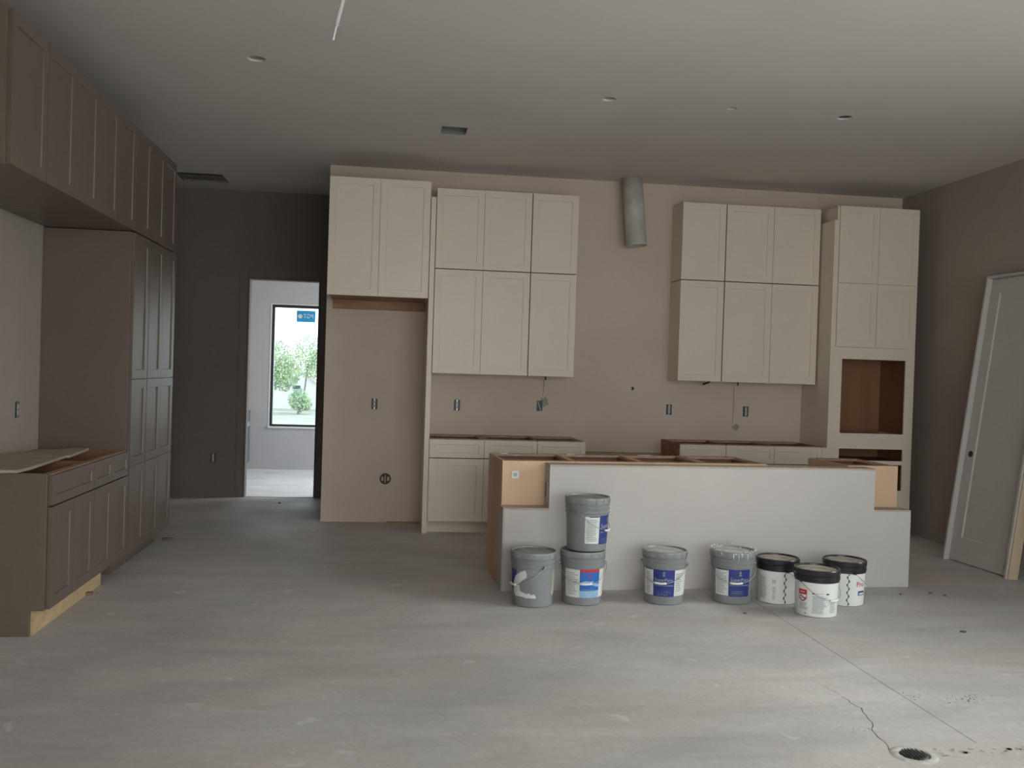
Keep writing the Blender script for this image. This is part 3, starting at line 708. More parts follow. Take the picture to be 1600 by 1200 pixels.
# ceiling fixtures
for (x, y, r), lab in zip(cans, ('open recessed light hole nearest the hanging cable', 'faint recessed light hole above the left wall cabinets', 'small recessed light hole between the two larger ones on the right', 'dark recessed light hole at the right of the ceiling')):
    t = thing('recessed_light_housing', lab, 'light', (x, y, H + 0.014), 0, 'recessed light housings in the ceiling')
    dark = (x > 3)
    bm = bmesh.new(); lathe(bm, [(r + 0.002, 0.0), (r + 0.002, 0.10 if dark else 0.03)], 32, False, True)
    obj('can', bm, M['edge'] if False else (M['darkgap'] if dark else (M['mud'] if x < 0 else M['trim'])), t)
    bm = bmesh.new(); tube(bm, [(0.3 * r, 0, 0.028), (0.45 * r, 0.1 * r, 0.006), (0.7 * r, 0, 0.02)], 0.006, 6); obj('lead_wire', bm, M['inkblack'] if not dark else M['edge'], t)
for (a, b, c, d), lab in zip(vents, ('small dark open vent boot in the ceiling before the kitchen wall', 'large dark open vent boot in the hall ceiling')):
    t = thing('ceiling_vent_boot', lab, 'vent', ((a + b) / 2, (c + d) / 2, H), 0, 'open vent boots in the ceiling')
    hx, hy = (b - a) / 2, (d - c) / 2; tt = 0.004
    obj('boot', NB((-hx - tt, -hx, -hy - tt, hy + tt, 0.0005, 0.20), (hx, hx + tt, -hy - tt, hy + tt, 0.0005, 0.20), (-hx, hx, -hy - tt, -hy, 0.0005, 0.20), (-hx, hx, hy, hy + tt, 0.0005, 0.20)), M['boot'], t)
    obj('boot_top', NB((-hx - tt, hx + tt, -hy - tt, hy + tt, 0.2005, 0.205)), M['dark'], t)
    if hx < 0.15: obj('flange_sheet', NB((-hx - 0.006, hx + 0.006, -hy - 0.012, -hy - 0.001, -0.002, -0.0003)), M['wire'], t)
    else: obj('flange_sheet', NB((-hx + 0.004, hx - 0.004, hy - 0.24, hy - 0.002, 0.02, 0.028)), M['boot'], t, label='grey sheet standing for the lit far side of the boot')  # added sheet imitates the lit far wall inside the large boot

# hanging cable near the camera
t = thing('hanging_cable', 'white electrical cable dangling from the ceiling near the camera', 'cable', (-0.225, -4.80, H))
bm = bmesh.new(); tube(bm, [(0, 0, 0), (-0.004, 0, -0.08), (-0.024, 0, -0.18), (-0.037, 0, -0.24), (-0.050, 0, -0.30), (-0.062, 0, -0.355)], 0.0095, 10); obj('sheath', bm, M['cord'], t, smooth=True)
bm = bmesh.new(); tube(bm, [(-0.0625, 0, -0.356), (-0.070, 0, -0.40), (-0.075, 0.003, -0.42)], 0.0045, 8); obj('conductor', bm, M['grip'], t)
bm = bmesh.new(); tube(bm, [(-0.0645, 0.006, -0.356), (-0.070, 0.010, -0.38), (-0.066, 0.012, -0.40)], 0.003, 8); obj('conductor', bm, M['inkblack'], t)

# ------------------------------------------------------------------ leaning prehung door on the right
def leaning_door():
    P0 = Vector((4.847, -1.665, 0)); P1 = Vector((4.886, -2.469, 0))     # far and near bottom corners of the front edge
    Wd = (P1 - P0).length; Hd = 2.50
    ex = (P1 - P0).normalized()
    lean = Vector((5.176, -1.600, 2.480)) - P0
    ez = (lean - ex * lean.dot(ex)).normalized()
    ey = ez.cross(ex).normalized()                                       # points away from the room or to it
    if ey.x < 0: ey = -ey
    t = thing('leaning_door', 'primed white one-panel door in its frame leaning on the right wall', 'door')
    Mx = Matrix((( ex.x, ey.x, ez.x, P0.x), (ex.y, ey.y, ez.y, P0.y), (ex.z, ey.z, ez.z, P0.z + 0.002), (0, 0, 0, 1)))
    t.matrix_world = Mx
    D = 0.086; j = 0.02
    obj('jamb', NB((0, j, 0, D, 0, Hd)), M['door'], t, bevel=0.0015, label='white far side jamb')
    obj('jamb', NB((Wd, Wd + j, 0, D, 0, Hd)), M['raw'], t, bevel=0.0015, label='near side jamb with bare wood outer face')
    obj('jamb', NB((j, Wd, 0, D, Hd - j, Hd)), M['door'], t, bevel=0.0015, label='head jamb')
    obj('casing_edge', NB((Wd - 0.014, Wd + 0.006, -0.012, -0.0005, 0, Hd)), M['door'], t)
    # slab
    s0, s1, z0, z1 = j + 0.003, Wd - 0.003, 0.012, Hd - j - 0.004
    a = bmesh.new(); b = bmesh.new(); yf = 0.046; yb = 0.083
    st = 0.115; zi0, zi1 = z0 + 0.20, z1 - 0.12; xi0, xi1 = s0 + st, s1 - st; e = 0.012; sk = 0.010
    o_ = [(s0, z0), (s1, z0), (s1, z1), (s0, z1)]; i_ = [(xi0, zi0), (xi1, zi0), (xi1, zi1), (xi0, zi1)]; k_ = [(xi0 + e, zi0 + e), (xi1 - e, zi0 + e), (xi1 - e, zi1 - e), (xi0 + e, zi1 - e)]
    of = [a.verts.new((x, yf, z)) for x, z in o_]; ob_ = [a.verts.new((x, yb, z)) for x, z in o_]
    f_ = [a.verts.new((x, yf, z)) for x, z in i_]; g_ = [a.verts.new((x, yf + sk, z)) for x, z in k_]
    for k in range(4):
        q = (k + 1) % 4
        a.faces.new((of[k], of[q], f_[q], f_[k])); a.faces.new((f_[k], f_[q], g_[q], g_[k])); a.faces.new((of[q], of[k], ob_[k], ob_[q]))
    a.faces.new(list(reversed(ob_)))
    bmesh.ops.recalc_face_normals(a, faces=a.faces)
    sl = obj('door_slab', a, M['door'], t)
    box(b, xi0 + e * .5, xi1 - e * .5, yf + sk + 0.0003, yf + sk + 0.012, zi0 + e * .5, zi1 - e * .5); obj('door_panel', b, M['door'], sl)
    bm = bmesh.new(); lathe(bm, [(0.027, 0), (0.027, 0.002), (0.020, 0.003)], 24, True, True); bm.transform(Matrix.Rotation(PI / 2, 4, 'X')); bmesh.ops.translate(bm, verts=bm.verts, vec=(s0 + 0.07, yf - 0.0005, 0.94)); bmesh.ops.recalc_face_normals(bm, faces=bm.faces)
    obj('knob_bore', bm, M['bronze'], sl, label='dark round hole for the knob')
    return t
leaning_door()

# ------------------------------------------------------------------ far room and outdoors
t = thing('vanity_cabinet', 'low slate-grey cabinet at the left inside the bright far room', 'cabinet', (-1.945, 3.3, 0), RZ)
obj('carcass', NB((0.001, 1.25, 0.0, 0.49, 0.08, 0.87)), M['trim'], t)
obj('plinth', NB((0.001, 1.25, 0.06, 0.49, 0.001, 0.079)), M['trim'], t)
for a, b in ((0.06, 0.60), (0.64, 1.20)):
    obj('door', NB((a, b, -0.018, -0.001, 0.11, 0.62)), M['vanity'], t); obj('drawer_front', NB((a, b, -0.018, -0.001, 0.69, 0.85)), M['vanity'], t)
t = thing('window_sticker', 'blue maker sticker with reversed white lettering on the far window', 'sticker', (-1.202, FY + 0.0905, 2.222))
obj('paper', NB((-0.133, 0.133, -0.0006, 0.0, -0.082, 0.082)), M['sticker'], t)
vs, fs = text_mesh('PGT', 0.088)
bm = bmesh.new(); V = [bm.verts.new((-x * 0.92 + 0.034, -0.0012, z)) for x, z, _ in vs]
for f in fs: bm.faces.new([V[i] for i in f])
obj('lettering', bm, M['bucket_white'], t)
bm = bmesh.new()
for k in range(6):
    a = 2 * PI * k / 6
    vv = [bm.verts.new((-0.083 + 0.018 * math.cos(a) + 0.016 * math.cos(q), -0.0012 - 0.0001 * k, 0.018 * math.sin(a) + 0.016 * math.sin(q))) for q in [2 * PI * i / 10 for i in range(10)]]
    bm.faces.new(vv)
obj('emblem', bm, M['bucket_white'], t)

struct('ground_outside', NB((-30, 30, FY + 0.17, 60, -0.5, -0.35)), M['lawn'], 'pale lawn outside the far window')
struct('ground_patio', NB((-12, 16, -26, YB - T - 0.01, -0.25, -0.12)), M['kerb'], 'concrete patio behind the camera')
def crown(bm, c, rad, n, ls, rnd):
    for _ in range(n):
        while True:
            p = Vector((rnd.uniform(-1, 1), rnd.uniform(-1, 1), rnd.uniform(-1, 1)))
            if 0.25 < p.length < 1: break
        p = Vector((c[0] + p.x * rad[0], c[1] + p.y * rad[1], c[2] + p.z * rad[2]))
        a = Vector((rnd.gauss(0, 1), rnd.gauss(0, 1), rnd.gauss(0, 1))).normalized(); b = a.orthogonal().normalized(); s = ls * rnd.uniform(0.6, 1.3)
        bm.faces.new([bm.verts.new(p + a * s), bm.verts.new(p + b * s * .5), bm.verts.new(p - a * s), bm.verts.new(p - b * s * .5)])
def tree(x, y, zc, rad, n, label, seed, lean=0.0, r=0.05):
    rnd = random.Random(seed)
    t = thing('outdoor_tree', label, 'tree', (x, y, -0.35), 0, 'greenery outside the far window')
    bm = bmesh.new(); tube(bm, [(0, 0, 0), (lean * 0.4, 0, 0.7), (lean, 0, zc + 0.35 - rad[2] * 0.2)], r, 8)
    for k in range(4):
        a = rnd.uniform(0, 2 * PI); tube(bm, [(lean * 0.7, 0, (zc + 0.35) * 0.6), (lean + 0.6 * rad[0] * math.cos(a), 0.6 * rad[1] * math.sin(a), zc + 0.35 + rad[2] * 0.3)], r * 0.35, 6)
    obj('trunk', bm, M['bark'], t)
    bm = bmesh.new(); crown(bm, (lean, 0, zc + 0.35), rad, n, 0.055, rnd); crown(bm, (lean + rad[0] * .5, 0.2, zc + 0.35 - rad[2] * .35), tuple(q * 0.7 for q in rad), n // 2, 0.055, rnd)
    f = obj('foliage', bm, M['leaf'], t); f['kind'] = 'stuff'
tree(-4.35, 27.5, 1.50, (0.85, 0.7, 1.0), 2300, 'yellow-green tree seen left in the far window', 1)
tree(-3.35, 28.5, 1.85, (0.7, 0.6, 0.9), 1100, 'thin pale tree crown seen at the top right in the far window', 2, 0.25, 0.035)
tree(-3.30, 27.0, 0.20, (0.40, 0.4, 0.42), 700, 'low blue-green shrub beside the white shed outside', 4)
tree(-4.75, 26.0, 0.05, (0.42, 0.4, 0.45), 420, 'low dark shrub at the left bottom of the far window', 6)
t = thing('garden_shed', 'small white gabled shed seen through the far window', 'shed', (-3.75, 31.0, -0.35))
bm = bmesh.new(); pp = [(-0.9, 0), (0.9, 0), (0.9, 1.05), (0, 1.75), (-0.9, 1.05)]
a = [bm.verts.new((x, 0, z)) for x, z in pp]; b = [bm.verts.new((x, 1.6, z)) for x, z in pp]
bm.faces.new(a); bm.faces.new(list(reversed(b)))
for i in range(5):
    j = (i + 1) % 5; bm.faces.new((a[j], a[i], b[i], b[j]))
bmesh.ops.recalc_face_normals(bm, faces=bm.faces); obj('walls', bm, M['shed'], t)
bm = bmesh.new()
for s in (-1, 1):
    v = [bm.verts.new(p) for p in ((s * 1.0, -0.1, 0.99), (0, -0.1, 1.77), (0, 1.7, 1.77), (s * 1.0, 1.7, 0.99))]; bm.faces.new(v)
ro = obj('roof', bm, M['shedroof'], t); sd = ro.modifiers.new('s', 'SOLIDIFY'); sd.thickness = 0.04; sd.offset = 1
obj('shed_window', NB((-0.18, 0.14, -0.02, -0.001, 0.85, 1.0)), M['vanity'], t)
o = obj('kerb', NB((-14, 8, 29.6, 30.2, -0.349, -0.26)), M['kerb']); tag(o, 'pale concrete kerb across the lawn outside', 'kerb')

# ------------------------------------------------------------------ paint buckets
def rad_at(z, Hb, rb, rt): return rb + (rt - rb) * z / Hb
def patch_cyl(bm, a0, a1, z0, z1, rf, n=12, mask=None, m_=1):
    nz = m_
    g = [[None] * (nz + 1) for _ in range(n + 1)]
    for i in range(n + 1):
        for k in range(nz + 1):
            a = a0 + (a1 - a0) * i / n; z = z0 + (z1 - z0) * k / nz; r = rf(z)
            g[i][k] = (r * math.cos(a), r * math.sin(a), z)
    V = {}
    for i in range(n):
        for k in range(nz):
            if mask and not mask((i + .5) / n, (k + .5) / nz): continue
            f = []
            for ii, kk in ((i, k), (i + 1, k), (i + 1, k + 1), (i, k + 1)):
                if (ii, kk) not in V: V[(ii, kk)] = bm.verts.new(g[ii][kk])
                f.append(V[(ii, kk)])
            bm.faces.new(f)
def wrap_text(txt, size, a_c, z_c, rf, squash=1.0):
    vs, fs = text_mesh(txt, size); bm = bmesh.new()
    V = []
    for x, y, _ in vs:
        z = z_c + y; r = rf(z); a = a_c + x * squash / r; V.append(bm.verts.new((r * math.cos(a), r * math.sin(a), z)))
    for f in fs: bm.faces.new([V[i] for i in f])
    # keep the bend: split long faces
    return bm
def bail(t, fwd, ze, rt_, drop, reach, wide, grip=True, r=0.0022):
    fx, fy = math.cos(fwd), math.sin(fwd); sx, sy = -fy, fx
    pts = []
    for k in range(25):
        q = -PI / 2 + PI * k / 24
        s, c = math.sin(q) * wide, math.cos(q)
        pts.append((s * sx + c * reach * fx, s * sy + c * reach * fy, ze - c * drop))
    bm = bmesh.new(); tube(bm, pts, r, 6); h = obj('bail_handle', bm, M['wire'], t, smooth=True)
    if grip:
        bm = bmesh.new(); tube(bm, [tuple(Vector(p)) for p in pts[10:15]], 0.0075, 10); obj('grip', bm, M['grip'], h, smooth=True)
    for s in (-1, 1):
        bm = bmesh.new(); e = Vector((sx, sy, 0)) * s
        tube(bm, [e * (wide - 0.014) + Vector((0, 0, ze)), e * (wide + 0.002) + Vector((0, 0, ze))], 0.009, 10); obj('handle_ear', bm, M['lid_grey'] if t.get('g') else M['bucket_black'], t)
GB = 'grey plastic paint buckets'
GW = 'white compound buckets with black lids'
def view_angle(loc):
    return math.atan2(CAM.y - loc[1], CAM.x - loc[0])
def grey_bucket(loc, label, lid='grey_lid', name='paint_bucket'):
    t = thing(name, label, 'bucket', loc, 0, GB); t['g'] = 1
    Hb = 0.335; rb, rt = 0.131, 0.146
    prof = [(rb - 0.008, 0.001), (rb - 0.001, 0.004), (rb, 0.012)]
    def add(z, dr_=0.0): prof.append((rad_at(z, Hb, rb, rt) + dr_, z))
    add(0.245); add(0.247, 0.006); add(0.251, 0.0065); add(0.254, 0.001); add(0.272, 0.001); add(0.274, 0.007); add(0.279, 0.007); add(0.281, 0.001)
    add(0.298, 0.001); add(0.300, 0.006); add(0.305, 0.006); add(0.307, 0.0); add(Hb)
    bm = bmesh.new(); lathe(bm, prof, 56); obj('body', bm, M['bucket_grey'], t, smooth=True).modifiers.new('e', 'EDGE_SPLIT').split_angle = R(35)
    # lid
    rl = 0.1515
    lp_ = [(rl - 0.002, 0.315), (rl, 0.317), (rl, 0.333), (rl + 0.001, 0.335), (rl - 0.001, 0.349), (rl - 0.004, 0.3515), (rl - 0.010, 0.3515), (rl - 0.012, 0.349), (rl - 0.013, 0.341)]
    bm = bmesh.new(); lathe(bm, lp_, 56, False, False)
    ld = obj('lid', bm, M['lid_grey'], t, smooth=True); ld.modifiers.new('e', 'EDGE_SPLIT').split_angle = R(35)
    bm = bmesh.new(); lathe(bm, [(rl - 0.013, 0.3411), (rl - 0.03, 0.3425), (0.09, 0.3440), (0.05, 0.3445)], 48, False, True); obj('lid_top', bm, M[lid], ld)
    bm = bmesh.new()
    for k in range(16):
        a = 2 * PI * k / 16 + 0.2; c, s = math.cos(a), math.sin(a); w_ = 0.007
        p = [(rl + 0.0006, -w_, 0.3165), (rl + 0.0022, -w_, 0.331), (rl + 0.0022, w_, 0.331), (rl + 0.0006, w_, 0.3165)]
        bm.faces.new([bm.verts.new((x * c - y * s, x * s + y * c, z)) for x, y, z in p])
        p = [(rl - 0.001, -0.002, 0.3155), (rl + 0.003, -0.002, 0.3155), (rl + 0.003, 0.002, 0.3155), (rl + 0.003, 0.002, 0.347), (rl + 0.003, -0.002, 0.347)]
        bm.faces.new([bm.verts.new((x * c - y * s, x * s + y * c, z)) for x, y, z in (p[1], p[2], p[3], p[4])])
    obj('lid_tabs', bm, M['lid_grey'], ld)
    return t, (lambda z, o_=0.0009: rad_at(z, Hb, rb, rt) + o_), view_angle(loc)
def lab(t, name, m_, a0, a1, z0, z1, rf, off=0.0, n=14, mask=None, mz=1, label=None):
    bm = bmesh.new(); patch_cyl(bm, a0, a1, z0, z1, lambda z: rf(z) + off, n, mask, mz)
    return obj(name, bm, m_, t, smooth=False, label=label)
def text_on(t, txt, size, a, z, rf, m_, squash=1.0, off=0.0006, name='lettering', parent=None):
    return obj(name, wrap_text(txt, size, a, z, lambda q: rf(q) + off, squash), m_, parent or t)
def px_ang(s, r=0.14, scale=243.0):
    """angle offset on the bucket for an offset of s photo pixels"""
    return math.asin(max(-0.999, min(0.999, s / scale / r)))
def fine_print(t, a0, a1, z0, z1, rows, rf, rnd, m_):
    bm = bmesh.new()
    for k in range(rows):
        z = z1 - (z1 - z0) * (k + .5) / rows; aa = a0 + (a1 - a0) * rnd.uniform(0, .08); ab = a1 - (a1 - a0) * rnd.uniform(0, .35)
        patch_cyl(bm, aa, ab, z - (z1 - z0) / rows * .17, z + (z1 - z0) / rows * .17, lambda q: rf(q) + 0.0005, 5)
    o = obj('fine_print', bm, m_, t); return o
rnd = random.Random(11)
def navy_label(t, a0, a1, z0, z1, rf, rich=True):
    o = lab(t, 'brand_label', M['lbl_blue'], a0, a1, z0, z1, rf, 0.0003)
    ac = (a0 + a1) / 2; wd = (a1 - a0) * 0.14
    text_on(t, 'SuperPaint', wd / 4.6, ac, z0 + (z1 - z0) * 0.62, rf, M['device'], 0.92, parent=o)
    lab(o, 'emblem', M['ink'], ac - (a1 - a0) * .06, ac + (a1 - a0) * .06, z1 - (z1 - z0) * .25, z1 - (z1 - z0) * .06, rf, 0.0006, n=8, mask=lambda u, v: abs(u - .5) < .15 + .35 * abs(math.sin(7 * v)), mz=10)
    bm = bmesh.new(); patch_cyl(bm, ac - (a1 - a0) * .44, ac + (a1 - a0) * .44, z0 + (z1 - z0) * .40, z0 + (z1 - z0) * .46, lambda q: rf(q) + 0.0007, 8, lambda u, v: v < 0.3 + 0.7 * abs(u - .4), 3); obj('swoosh', bm, M['ink'], o)
    fine_print(o, a0 + (a1 - a0) * .12, a1 - (a1 - a0) * .1, z0 + (z1 - z0) * .04, z0 + (z1 - z0) * .22, 3, rf, rnd, M['ink'])
    return o
# 1: leftmost bucket with the torn label
loc = (0.985, -3.216, 0.0)
t, rf, va = grey_bucket(loc, 'grey paint bucket with torn white label, leftmost on the floor')
lab(t, 'label_remnant', M['lbl_blue'], va - R(88), va - R(50), 0.105, 0.235, rf, 0.0, label='navy scrap of the old label')
TP = [(-12.1, .2416), (-20, .226), (-27.7, .196), (-31.0, .145), (-30.5, .085), (-28.5, .067), (5.3, .0605), (5.0, .078), (1.0, .090), (-2, .082), (-6, .094), (-11, .088), (-17, .098), (-20.5, .102), (-22.0, .150), (-16, .176), (-9.5, .196), (-10.5, .220)]
def torn(u, v):
    a_ = -R(80) + R(92) * u; s_ = math.sin(a_) * 0.14 * 243.0; z_ = 0.055 + 0.19 * v
    ins = False
    for k in range(len(TP)):
        (xa, za), (xb, zb) = TP[k], TP[k - 1]
        if (za > z_) != (zb > z_) and s_ < (xb - xa) * (z_ - za) / (zb - za) + xa: ins = not ins
    return ins
lab(t, 'torn_label', M['lbl_white'], va - R(80), va + R(12), 0.055, 0.245, rf, 0.0003, n=60, mask=torn, mz=52, label='ragged white paper backing left from a torn label')
lab(t, 'side_label', M['mud'], va + R(60), va + R(100), 0.075, 0.225, rf, 0.0, label='edge of a pale label on the right side')
bail(t, va - R(62), 0.262, 0.15, 0.125, 0.150, 0.160)
# 2: bucket under the stack, bright blue label
loc = (1.322, -3.169, 0.0)
t, rf, va = grey_bucket(loc, 'grey paint bucket with red-topped bright blue label, under another bucket')
A = lambda s: va + px_ang(s)
lab(t, 'label', M['lbl_white'], A(-26), A(-3.5), 0.055, 0.238, rf); lab(t, 'label', M['lbl_white'], A(27), va + R(95), 0.055, 0.238, rf)
o = lab(t, 'brand_label', M['lbl_mid'], A(-3.5), A(27), 0.10, 0.222, rf, 0.0003, label='bright blue label with a red band')
lab(o, 'red_band', M['lbl_red'], A(-3.5), A(27), 0.222, 0.240, rf, 0.0004); lab(o, 'pale_band', M['lbl_sky'], A(-3.5), A(27), 0.055, 0.10, rf, 0.0004)
lab(o, 'wave', M['lbl_sky'], A(-3.5), A(27), 0.125, 0.165, rf, 0.0007, n=24, mask=lambda u, v: abs(v - .5 - .25 * math.sin(5 * u)) < .22, mz=10)
lab(o, 'emblem', M['lbl_red'], A(10.2), A(13.8), 0.186, 0.206, rf, 0.0008, n=8, mask=lambda u, v: abs(u - .5) < .15 + .35 * abs(math.sin(7 * v)), mz=10); fine_print(o, A(-1), A(24), 0.06, 0.115, 4, rf, rnd, M['ink'])
fine_print(o, A(1), A(25), 0.146, 0.165, 2, rf, rnd, M['lbl_white'])
fine_print(t, A(-24), A(-6), 0.07, 0.22, 14, rf, rnd, M['ink'])
bail(t, va + R(10), 0.262, 0.15, 0.115, 0.152, 0.160)
# 3: the stacked one
loc = (1.345, -3.163, 0.3525)
t, rf, va = grey_bucket(loc, 'grey paint bucket with side-turned navy label, stacked on top of another')
A = lambda s: va + px_ang(s)
lab(t, 'label', M['lbl_white'], A(-3), A(20), 0.055, 0.232, rf, label='white data panel of the label')
fine_print(t, A(-1), A(17), 0.07, 0.215, 15, rf, rnd, M['ink'])
lab(t, 'warning_bar', M['inkblack'], A(4), A(19), 0.228, 0.233, rf, 0.0006)
navy_label(t, A(20), va + R(112), 0.050, 0.238, rf)
bail(t, va + R(68), 0.262, 0.15, 0.125, 0.150, 0.160)
# 4
loc = (1.889, -3.156, 0.0)
t, rf, va = grey_bucket(loc, 'grey paint bucket with centred navy label, standing alone mid-island', 'paint_lid')
A = lambda s: va + px_ang(s)
lab(t, 'label', M['lbl_white'], A(-31), A(-17), 0.062, 0.235, rf); lab(t, 'label', M['lbl_white'], A(17), va + R(82), 0.062, 0.235, rf)
navy_label(t, A(-17), A(17), 0.058, 0.236, rf); fine_print(t, A(-28), A(-19), 0.07, 0.215, 14, rf, rnd, M['ink']); fine_print(t, A(19), A(29), 0.09, 0.215, 10, rf, rnd, M['ink'])
lab(t, 'warning_bar', M['inkblack'], A(-29), A(-18), 0.232, 0.238, rf, 0.0006)
bail(t, va - R(9), 0.262, 0.15, 0.115, 0.152, 0.160)
# 5
loc = (2.370, -3.145, 0.0)
t, rf, va = grey_bucket(loc, 'paint-splashed grey bucket with crusted lid beside the black-lidded ones', 'paint_lid')
A = lambda s: va + px_ang(s)
lab(t, 'label', M['lbl_white'], A(-26), A(-5), 0.060, 0.232, rf); fine_print(t, A(-24), A(-7), 0.07, 0.215, 15, rf, rnd, M['ink'])
navy_label(t, A(-5), A(28), 0.056, 0.238, rf)
lab(t, 'warning_bar', M['inkblack'], A(-24), A(-6), 0.231, 0.238, rf, 0.0006)
bm = bmesh.new()
r2 = random.Random(5)
for k in range(46):
    a = 2 * PI * k / 46 + r2.uniform(-.03, .03); z = 0.352 + r2.uniform(-.012, .012); rr_ = 0.150 + r2.uniform(-.008, .004); s = r2.uniform(.004, .010)
    bmesh.ops.create_icosphere(bm, subdivisions=1, radius=s, matrix=Matrix.Translation((rr_ * math.cos(a), rr_ * math.sin(a), z)) @ Matrix.Diagonal((1, 1, .7, 1)))
obj('dried_paint', bm, M['splat'], t, label='crust of dried pale paint round the lid')
bm = bmesh.new()
for a_d, w_d, l_d in ((-28, 2.0, .025), (3, 3.0, .040), (16, 1.6, .055), (24, 4.0, .022), (41, 2.2, .045), (52, 1.5, .03)):
    a = va + R(a_d)
    for q in range(4):                                  # each drip narrows towards its end
        z1_ = 0.345 - l_d * q / 4; ww = R(w_d) * (1 - 0.2 * q) / 2
        patch_cyl(bm, a - ww, a + ww, z1_ - l_d / 4, z1_, lambda z: 0.1535, 2)
obj('paint_drips', bm, M['splat'], t)
bail(t, va + R(12), 0.262, 0.15, 0.115, 0.152, 0.160)

def white_bucket(loc, label):
    t = thing('compound_bucket', label, 'bucket', loc, 0, GW)
    Hb = 0.285; rb, rt = 0.130, 0.139
    rfun = lambda z, o_=0.0009: rad_at(z, Hb, rb, rt) + o_
    bm = bmesh.new(); lathe(bm, [(rb - 0.008, 0.001), (rb - 0.001, 0.004), (rb, 0.010), (rfun(0.222, 0), 0.222), (rfun(0.2222, -0.002), 0.2222), (rfun(0.285, -0.002), 0.285)], 56)
    obj('body', bm, M['bucket_white'], t, smooth=True).modifiers.new('e', 'EDGE_SPLIT').split_angle = R(35)
    pr = []
    def add(z, d): pr.append((rfun(z, 0) + d, z))
    add(0.2225, 0.001); add(0.2226, 0.004); add(0.234, 0.004); add(0.235, 0.008); add(0.239, 0.008); add(0.240, 0.003); add(0.249, 0.003); add(0.250, 0.008); add(0.254, 0.008); add(0.255, 0.003); add(0.262, 0.003)
    bm = bmesh.new(); lathe(bm, pr, 56, False, False); obj('neck_band', bm, M['bucket_black'], t, smooth=True, label='ribbed black band').modifiers.new('e', 'EDGE_SPLIT').split_angle = R(35)
    rl = 0.147
    bm = bmesh.new(); lathe(bm, [(rl - 0.006, 0.2622), (rl - 0.001, 0.268), (rl, 0.271), (rl + 0.0005, 0.296), (rl - 0.003, 0.301), (rl - 0.008, 0.302), (rl - 0.012, 0.299), (rl - 0.014, 0.290)], 56, False, False)
    ld = obj('lid', bm, M['bucket_black'], t, smooth=True); ld.modifiers.new('e', 'EDGE_SPLIT').split_angle = R(35)
    bm = bmesh.new(); lathe(bm, [(rl - 0.014, 0.2902), (0.10, 0.2915), (0.05, 0.292)], 48, False, True); obj('lid_top', bm, M['dusty_lid'], ld, label='dusty beige lid top')
    return t, rfun, view_angle(loc)
def wavy(t, a_c, z0, z1, rf, amp=0.10, w_=0.022):
    bm = bmesh.new(); pv = None
    for k in range(61):
        z = z0 + (z1 - z0) * k / 60; s = math.sin(k / 60 * 2 * PI * 4.2)
        a = a_c + amp * 0.5 * s; ww = w_ * (0.6 + 0.9 * abs(s)); r = rf(z) + 0.0004
        cur = [bm.verts.new((r * math.cos(q), r * math.sin(q), z)) for q in (a - ww, a + ww)]
        if pv: bm.faces.new((pv[0], pv[1], cur[1], cur[0]))
        pv = cur
    obj('wavy_stripe', bm, M['inkblack'], t)
def small_print(t, va, rf, shift, rnd_):
    A = lambda s: va + px_ang(s + shift, 0.136)
    fine_print(t, A(-27), A(-14), 0.03, 0.185, 15, rf, rnd_, M['ink'])
    fine_print(t, A(-8), A(0), 0.14, 0.17, 4, rf, rnd_, M['ink']); fine_print(t, A(-7), A(-1), 0.03, 0.12, 8, rf, rnd_, M['ink'])
    return A
for loc, label, sh in (((2.695, -3.145, 0.0), 'white compound bucket with black lid next to the crusted grey bucket', 0), ((3.154, -3.198, 0.0), 'white compound bucket with black lid behind, rightmost of all', -6)):
    t, rf, va = white_bucket(loc, label)
    A = small_print(t, va, rf, sh, rnd)
    wavy(t, A(13), 0.006, 0.221, rf)
    text_on(t, 'Pro', 0.05, A(33) if sh == 0 else A(32), 0.150, rf, M['lbl_red'])
    lab(t, 'logo_block', M['lbl_blue'], A(29), A(29) + R(28), 0.075, 0.105, rf, 0.0005)
    lab(t, 'logo_gap', M['bucket_white'], A(30.5), A(30.5) + R(20), 0.080, 0.093, rf, 0.0008)
    bail(t, va + R(118), 0.228, 0.15, 0.11, 0.145, 0.152)
loc = (2.817, -3.487, 0.0)
t, rf, va = white_bucket(loc, 'white compound bucket with red shield mark, standing foremost of all')
A = lambda s: va + px_ang(s, 0.136, 255.0)
sh_o = lab(t, 'shield_mark', M['lbl_red'], A(-27), A(-14.5), 0.140, 0.172, rf, 0.0004, label='red block over a red-outlined shield')
bm = bmesh.new()
ms = lambda u, v: abs(u - .5) * 2 < min(1, v * 2.0) ** .6
patch_cyl(bm, A(-27), A(-14.5), 0.095, 0.139, lambda z: rf(z) + 0.0004, 16, lambda u, v: ms(u, v) and not (abs(u - .5) * 2 < max(0, min(1, (v - .12) * 2.0)) ** .6 - .18), 16); obj('shield_outline', bm, M['lbl_red'], sh_o)
bm = bmesh.new()
def beast(u, v):
    return (abs(v - (0.75 - 0.45 * u)) < 0.10) or (0.08 < u < 0.2 and 0.62 < v < 0.95) or (0.6 < u < 0.70 and 0.1 < v < 0.5) or (0.35 < u < 0.43 and 0.2 < v < 0.6)
patch_cyl(bm, A(-25), A(-16), 0.108, 0.137, lambda z: rf(z) + 0.0007, 20, beast, 20); obj('animal_mark', bm, M['lbl_blue'], sh_o)
fine_print(sh_o, A(-26), A(-16), 0.150, 0.162, 1, rf, rnd, M['bucket_white'])
lab(t, 'title_bar', M['inkblack'], A(-6), A(-1), 0.150, 0.158, rf, 0.0004); lab(t, 'title_bar', M['inkblack'], A(16), A(20), 0.150, 0.158, rf, 0.0004)
fine_print(t, A(-1), A(15), 0.151, 0.158, 1, rf, rnd, M['ink'])
